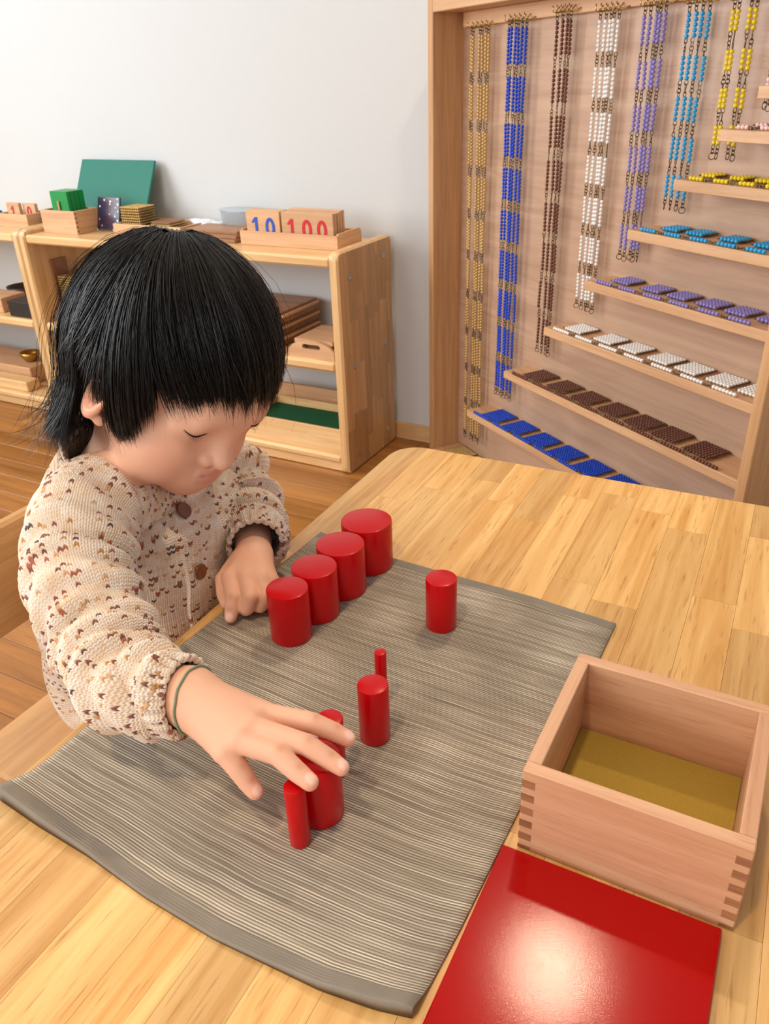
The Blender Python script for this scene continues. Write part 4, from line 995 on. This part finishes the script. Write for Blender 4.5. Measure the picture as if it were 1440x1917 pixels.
# ------------------------------------------------------------------ cardigan
def knitmat(name='speckled_knit'):
    m, nt, b = newmat(name); L = nt.links.new
    def ma(op, a, bb=None, c=None):
        n = nd(nt, 'ShaderNodeMath', operation=op)
        for i, v in enumerate((a, bb, c)):
            if v is None: continue
            if isinstance(v, (int, float)): n.inputs[i].default_value = v
            else: L(v, n.inputs[i])
        return n.outputs[0]
    uv = nd(nt, 'ShaderNodeUVMap'); sp = nd(nt, 'ShaderNodeSeparateXYZ'); L(uv.outputs[0], sp.inputs[0])
    wob = nd(nt, 'ShaderNodeTexNoise', Scale=.25, Detail=2.0); L(uv.outputs[0], wob.inputs['Vector'])
    u = sp.outputs[0]; v = sp.outputs[1]
    a = ma('FRACT', u); leg = ma('MULTIPLY', ma('ABSOLUTE', ma('SUBTRACT', a, .5)), 2.0)
    vv = ma('SUBTRACT', v, ma('MULTIPLY', leg, .75)); ph = ma('FRACT', vv)
    row = ma('POWER', ma('SINE', ma('MULTIPLY', ph, math.pi)), .7); colp = ma('POWER', ma('SINE', ma('MULTIPLY', leg, math.pi)), .6)
    hgt = ma('MULTIPLY', row, ma('ADD', ma('MULTIPLY', colp, .75), .25))
    cid = nd(nt, 'ShaderNodeCombineXYZ'); L(ma('FLOOR', u), cid.inputs[0]); L(ma('FLOOR', vv), cid.inputs[1])
    wn_ = nd(nt, 'ShaderNodeTexWhiteNoise', noise_dimensions='2D'); L(cid.outputs[0], wn_.inputs['Vector'])
    cl = nd(nt, 'ShaderNodeTexNoise', Scale=.22, Detail=3.0, Roughness=.7); L(cid.outputs[0], cl.inputs['Vector'])
    pat = nd(nt, 'ShaderNodeTexNoise', Scale=.9, Detail=1.0); L(cid.outputs[0], pat.inputs['Vector'])
    thr = nd(nt, 'ShaderNodeMapRange'); thr.inputs[1].default_value = .42; thr.inputs[2].default_value = .72; thr.inputs[3].default_value = 0; thr.inputs[4].default_value = .40; L(pat.outputs['Fac'], thr.inputs[0])
    isf = ma('LESS_THAN', wn_.outputs['Value'], thr.outputs[0])
    cr = nd(nt, 'ShaderNodeValToRGB'); cr.color_ramp.interpolation = 'CONSTANT'; e = cr.color_ramp.elements
    e[0].position = 0; e[0].color = (*lin('7A3226'), 1); e[1].position = .30; e[1].color = (*lin('C58A45'), 1)
    for p_, c_ in ((.46, '3A2A38'), (.55, 'B0583A'), (.68, '8A4430'), (.84, 'D8A878')): k = e.new(p_); k.color = (*lin(c_), 1)
    cs = nd(nt, 'ShaderNodeTexWhiteNoise', noise_dimensions='2D'); big = nd(nt, 'ShaderNodeVectorMath', operation='SCALE'); big.inputs['Scale'].default_value = .5; L(cid.outputs[0], big.inputs[0]); fl_ = nd(nt, 'ShaderNodeVectorMath', operation='FLOOR'); L(big.outputs[0], fl_.inputs[0]); L(fl_.outputs[0], cs.inputs['Vector'])
    L(cs.outputs['Value'], cr.inputs['Fac'])
    bs = nd(nt, 'ShaderNodeValToRGB'); bs.color_ramp.elements[0].position = .35; bs.color_ramp.elements[0].color = (*lin('F8EADC'), 1); bs.color_ramp.elements[1].position = .65; bs.color_ramp.elements[1].color = (*lin('ECCFB2'), 1); L(cl.outputs['Fac'], bs.inputs['Fac'])
    mx = nd(nt, 'ShaderNodeMix', data_type='RGBA'); L(ma('MULTIPLY', isf, .9), mx.inputs[0]); L(bs.outputs[0], mx.inputs[6]); L(cr.outputs[0], mx.inputs[7])
    L(mx.outputs[2], b.inputs['Base Color']); b.inputs['Roughness'].default_value = .95; b.inputs['Specular IOR Level'].default_value = .1
    b.inputs['Sheen Weight'].default_value = .25; b.inputs['Sheen Roughness'].default_value = .5
    fz = nd(nt, 'ShaderNodeTexNoise', Scale=6.0, Detail=3.0); L(uv.outputs[0], fz.inputs['Vector'])
    hh = ma('ADD', hgt, ma('MULTIPLY', fz.outputs['Fac'], .35))
    bp = nd(nt, 'ShaderNodeBump', Strength=.6, Distance=.0012); L(hh, bp.inputs['Height']); L(bp.outputs[0], b.inputs['Normal']); return m
KN = knitmat()
def catmull(P, n):
    P = np.array(P, float); m = len(P); t = np.linspace(0, m-1, n); out = []
    Q = np.concatenate([[2*P[0]-P[1]], P, [2*P[-1]-P[-2]]])
    for x in t:
        i = min(int(x), m-2); f = x-i; a, b_, c, d = Q[i:i+4]
        out.append(.5*((2*b_)+(c-a)*f+(2*a-5*b_+4*c-d)*f*f+(3*b_-a-3*c+d)*f**3))
    return np.array(out)
def knit_h(u, v):
    leg = np.abs(u-np.floor(u)-.5)*2; vv = v-.75*leg; ph = vv-np.floor(vv)
    return np.sin(np.pi*ph)**.7*(.25+.75*np.sin(np.pi*leg)**.6)
def shell(name, rings, uvs, parent, mat, amp=.0017, lip=(1, 1)):
    """closed tube of rings, stitches raised as real relief, edges turned in"""
    n, m = rings.shape[:2]; nrm = np.cross(np.roll(rings, -1, 1)-np.roll(rings, 1, 1), np.gradient(rings, axis=0)); nrm /= np.linalg.norm(nrm, axis=-1)[..., None]+1e-9
    ctr = rings.mean(1, keepdims=True); sg = np.sign(((rings-ctr)*nrm).sum()); nrm = nrm*sg
    vv = np.asarray(uvs[1], float); uu = uvs[0]*np.arange(m+1)/m
    R = rings+nrm*(amp*knit_h(uu[None, :m], vv[:, None]))[..., None]
    rows = [R]; vs = [vv]
    for end in (0, -1):
        if not lip[end]: continue
        e = rings[end]-nrm[end]*.0022; q = 1 if end == 0 else -2
        inner = np.stack([e, e-nrm[end]*.0012+(rings[q*6 if end == 0 else -7]-rings[end])*.9]); iv = np.array([vv[end], vv[end]])
        if end == 0: rows.insert(0, inner[::-1]); vs.insert(0, iv)
        else: rows.append(inner); vs.append(iv)
    R = np.concatenate(rows); vv = np.concatenate(vs); n = len(R)
    I = np.arange(n)[:, None]*m; J = np.arange(m)[None]; K2 = (np.arange(m)+1)[None] % m
    F = np.stack([I[:-1]+J, I[:-1]+K2, I[1:]+K2, I[1:]+J], -1).reshape(-1, 4)
    if sg < 0: pass
    UU = np.broadcast_to(np.stack([uu[:-1], uu[1:], uu[1:], uu[:-1]], -1)[None], (n-1, m, 4)); VV = np.broadcast_to(np.stack([vv[:-1], vv[:-1], vv[1:], vv[1:]], -1)[:, None], (n-1, m, 4))
    me = bpy.data.meshes.new(name); me.vertices.add(n*m); me.vertices.foreach_set('co', (R.reshape(-1, 3)-ORG).astype(np.float32).ravel())
    me.loops.add(F.size); me.loops.foreach_set('vertex_index', F.astype(np.int32).ravel()); me.polygons.add(len(F)); me.polygons.foreach_set('loop_start', (np.arange(len(F))*4).astype(np.int32))
    me.update(calc_edges=True)
    ul = me.uv_layers.new(name='UVMap'); ul.data.foreach_set('uv', np.stack([UU, VV], -1).astype(np.float32).ravel()); me.materials.append(mat)
    me.validate(); me.shade_smooth()
    if me.polygons[len(F)//2].normal.dot(Vector((nrm[(rows[0].shape[0] if len(rows) > 1 and rows[0].shape[0] == 2 else 0)*0+len(nrm)//2, 0]))) < 0 and False: me.flip_normals()
    return link(name, me, parent)
def tube_rings(P, R, n, m, fold=None, ref=(0, 0, 1)):
    C = catmull(P, n); Rr = np.interp(np.linspace(0, len(P)-1, n), np.arange(len(P)), R); T = np.gradient(C, axis=0); T /= np.linalg.norm(T, axis=1)[:, None]
    a = np.array(ref, float); rings = []; arc = np.concatenate([[0], np.cumsum(np.linalg.norm(np.diff(C, axis=0), axis=1))]); ang = np.linspace(0, 2*np.pi, m, endpoint=False)
    for i in range(n):
        a = a-T[i]*(a @ T[i]); a /= np.linalg.norm(a); b_ = np.cross(T[i], a)
        r = Rr[i]*np.ones(m)
        if fold is not None: r = r+fold(arc[i], ang, i/(n-1))
        rings.append(C[i]+r[:, None]*(np.cos(ang)[:, None]*a+np.sin(ang)[:, None]*b_))
    return np.array(rings), arc
card_ = link('cardigan', None, kid)
def foldR(s_, a, f):
    w = np.clip(f*4, 0, 1)*np.clip((1-f)*8, 0, 1)
    k = .0080*(np.abs(np.sin(np.pi*s_/.058+1.3*np.sin(a+.6+s_*9)+.6))-.62)*(.45+.55*np.sin(a*1.0+s_*26))+.0026*np.sin(2*np.pi*s_/.033+2.1*np.sin(a*2+1)+s_*30)
    k = k-.004*np.exp(-((s_-.205)/.010)**2)*(1+np.cos(a-.5))*.8
    rib_ = .0010*np.sin(a*22)*smooth(.86, .90, np.array(f)); return w*k+rib_
SRp = [at((262, 918), .790), at((168, 955), .722), at((150, 1075), .676), at((192, 1180), .648), at((224, 1250), .624), at((265, 1288), .602), at((315, 1300), .590), at((352, 1303), .583)]
SRr = [.036, .0455, .0445, .0425, .0400, .0355, .0320, .0285]
rg_, ar = tube_rings(SRp, SRr, 470, 64*6, foldR)
shell('sleeve', rg_, (64, (ar/.0027).tolist()), card_, KN)
def foldL(s_, a, f):
    w = np.clip(f*4, 0, 1)*np.clip((1-f)*8, 0, 1); return w*(.0045*np.sin(2*np.pi*s_/.036+1.1*np.sin(a))+.002*np.sin(2*np.pi*s_/.02+a*2))+.0010*np.sin(a*20)*smooth(.86, .9, np.array(f))
SLp = [at((372, 845), .918), at((425, 890), .915), at((456, 948), .905), at((474, 995), .870), onZ((479, 1022), .546)]
rg_, ar = tube_rings(SLp, [.046, .044, .041, .036, .0285], 250, 56*6, foldL)
shell('sleeve', rg_, (56, (ar/.0027).tolist()), card_, KN)
# trunk of the cardigan
lv = [(.330, -.630, .110, .105), (.350, -.630, .112, .107), (.385, -.626, .113, .108), (.43, -.618, .110, .109), (.46, -.613, .109, .115), (.52, -.605, .106, .114), (.565, -.592, .095, .114), (.592, -.586, .086, .111), (.612, -.582, .076, .103), (.628, -.580, .067, .084), (.638, -.580, .060, .066)]
NTZ, NTA = 360, 140*6
lv = np.array(lv); zz = catmull(lv, NTZ); ang = np.linspace(0, 2*np.pi, NTA, endpoint=False); rings = []
for i, (z, cx, rx, ry) in enumerate(zz):
    pw = .82
    x = cx+rx*np.sign(np.cos(ang))*np.abs(np.cos(ang))**pw; y = .536+ry*np.sign(np.sin(ang))*np.abs(np.sin(ang))**pw
    fo = .003*np.sin(ang*7+z*40)*smooth(.50, .36, np.array(z))+.0022*np.sin(z*90+3*np.sin(ang*3))*smooth(.62, .55, np.array(z))
    x = x+fo*np.cos(ang); y = y+fo*np.sin(ang)
    tilt = smooth(.56, .64, np.array(z))*.030*np.cos(ang)      # neckline drops at the front
    rings.append(np.stack([x, y, z-tilt], -1))
rings = np.array(rings)
ln = np.concatenate([[0], np.cumsum(np.linalg.norm(np.diff(rings[:, 0], axis=0), axis=1))])
front = shell('front_and_back', rings, (140, (ln/.0028).tolist()), card_, KN)
# collar band
cp = rings[-1]; cb_ = []
for k in range(24):
    f_k = k/23; dz = -.008+.018*min(1, f_k*1.25)-.004*max(0, f_k-.8)*5; o_ = .0032+.0016*math.sin(math.pi*min(1, f_k*1.2))-.0060*max(0, f_k-.75)*4*.5
    d = cp-cp.mean(0); d /= np.linalg.norm(d, axis=1)[:, None]; cb_.append(cp+d*o_+np.array([0, 0, dz]))
shell('neckband', np.array(cb_), (110, np.linspace(0, 6, 24)), card_, KN, .0012)
# button band along the front and buttons
i0_, i1_ = 20, NTZ-8; nb_ = i1_-i0_; W_ = 17; J0 = -26; js = list(range(-W_, W_+1)); Vb = []
fn = rings-rings.mean(1, keepdims=True); fn[..., 2] = 0; fn /= np.linalg.norm(fn, axis=-1)[..., None]
for j in js:
    e_ = min(1, (W_-abs(j))/2.0); Vb.append(rings[i0_:i1_, (j+J0) % NTA]+fn[i0_:i1_, (j+J0) % NTA]*(.0004+.0024*e_+.0017*e_*knit_h((j+60)/6.0, ln[i0_:i1_]/.0028))[:, None])
Vb = np.concatenate(Vb); nj = len(js); Fb = [(k*nb_+i, (k+1)*nb_+i, (k+1)*nb_+i+1, k*nb_+i+1) for k in range(nj-1) for i in range(nb_-1)]
bm_ = bpy.data.meshes.new('button_band'); bm_.from_pydata((Vb-ORG).tolist(), [], Fb); bm_.materials.append(KN); ul = bm_.uv_layers.new(name='UVMap')
li = np.empty(len(bm_.loops), int); bm_.loops.foreach_get('vertex_index', li); ul.data.foreach_set('uv', np.stack([(li//nb_+60-W_)/6.0, ln[i0_+(li % nb_)]/.0028], -1).astype(np.float32).ravel()); bm_.shade_smooth(); link('button_band', bm_, card_)
btm = wood('carved_wood_button', '8A4A22', '5A2A12', 0, 2, .35, .1, .3, .3, '3A1808')
for (zi) in (.600, .540, .475):
    jb = J0 % NTA; i = int(np.argmin(np.abs(rings[:, jb, 2]-zi))); c = rings[i, jb]; tz = rings[min(i+14, NTZ-1), jb]-rings[max(i-14, 0), jb]; tz[1] = 0; tz /= np.linalg.norm(tz); nx = np.array([tz[2], 0, -tz[0]])
    bt2 = thing('button', '', ''); 
    for k_ in ('label', 'category'): del bt2[k_]
    bt2.parent = card_; R_ = Matrix((( -tz[0], 0, nx[0]), (-tz[1], 1, nx[1]), (-tz[2], 0, nx[2]))).to_4x4(); R_.translation = Vector(c+nx*.0048-ORG); bt2.matrix_local = R_
    MB().lathe([(.0, 0), (.0075, 0), (.0085, .0012), (.0080, .0028), (.0068, .0030), (.0060, .0024), (.0045, .0032), (.0030, .0024), (0, .0030)], 24).build('button_disc', btm, bt2, True)
card_['label'] = 'cream knitted cardigan with rust, ochre and navy flecks'
# trousers
TP = []
def tch(pts, rad, k): P_ = np.array(pts, float); bc = P_.mean(0); TP.append(dict(t='c', P=P_, rad=np.array(rad), k=k, op='u', bc=bc, br=(np.linalg.norm(P_-bc, axis=1)+np.array(rad)).max()))
for s_ in (-1, 1): tch([(-.66, .537+.045*s_, .3405), (-.46, .537+.055*s_, .3305), (-.42, .537+.055*s_, .17), (-.42, .537+.055*s_, .075)], [.054, .045, .040, .034], .03)
TP.append(dict(t='e', c=np.array((-.66, .537, .352)), r=np.array((.092, .098, .066)), A=np.eye(3), k=.03, op='u', bc=np.array((-.66, .537, .352)), br=.11))
tv, tf_ = surface(TP, (-.80, .38, .02), (-.34, .70, .47), .005)
link('trousers', rawmesh('trousers', tv-ORG, tf_, plain('dark_cotton', '4A4438', .9, var=.1)), kid)
# bracelet
wd_ = RA[-1]-RA[-2]; wd_ /= np.linalg.norm(wd_); bc_ = RA[-1]+wd_*.0075; a_ = np.cross(wd_, (0, 0, 1)); a_ /= np.linalg.norm(a_); b_ = np.cross(wd_, a_)
brm = plain('green_thread', '7E9274', .8, var=.3, bscale=900)
BRP = []
for g in np.linspace(0, 2*np.pi, 48, endpoint=False):
    d_ = a_*math.cos(g)+b_*math.sin(g); r_ = .012
    for _ in range(14): r_ -= float(sdf((bc_+d_*r_)[None], PR)[0])*.8
    BRP.append(bc_+d_*(r_+.0010)+wd_*.0012*math.sin(g*9)*.3)
MB().tube(np.array(BRP)-ORG, .0009, 6, closed=True).build('bracelet', brm, kid, True)
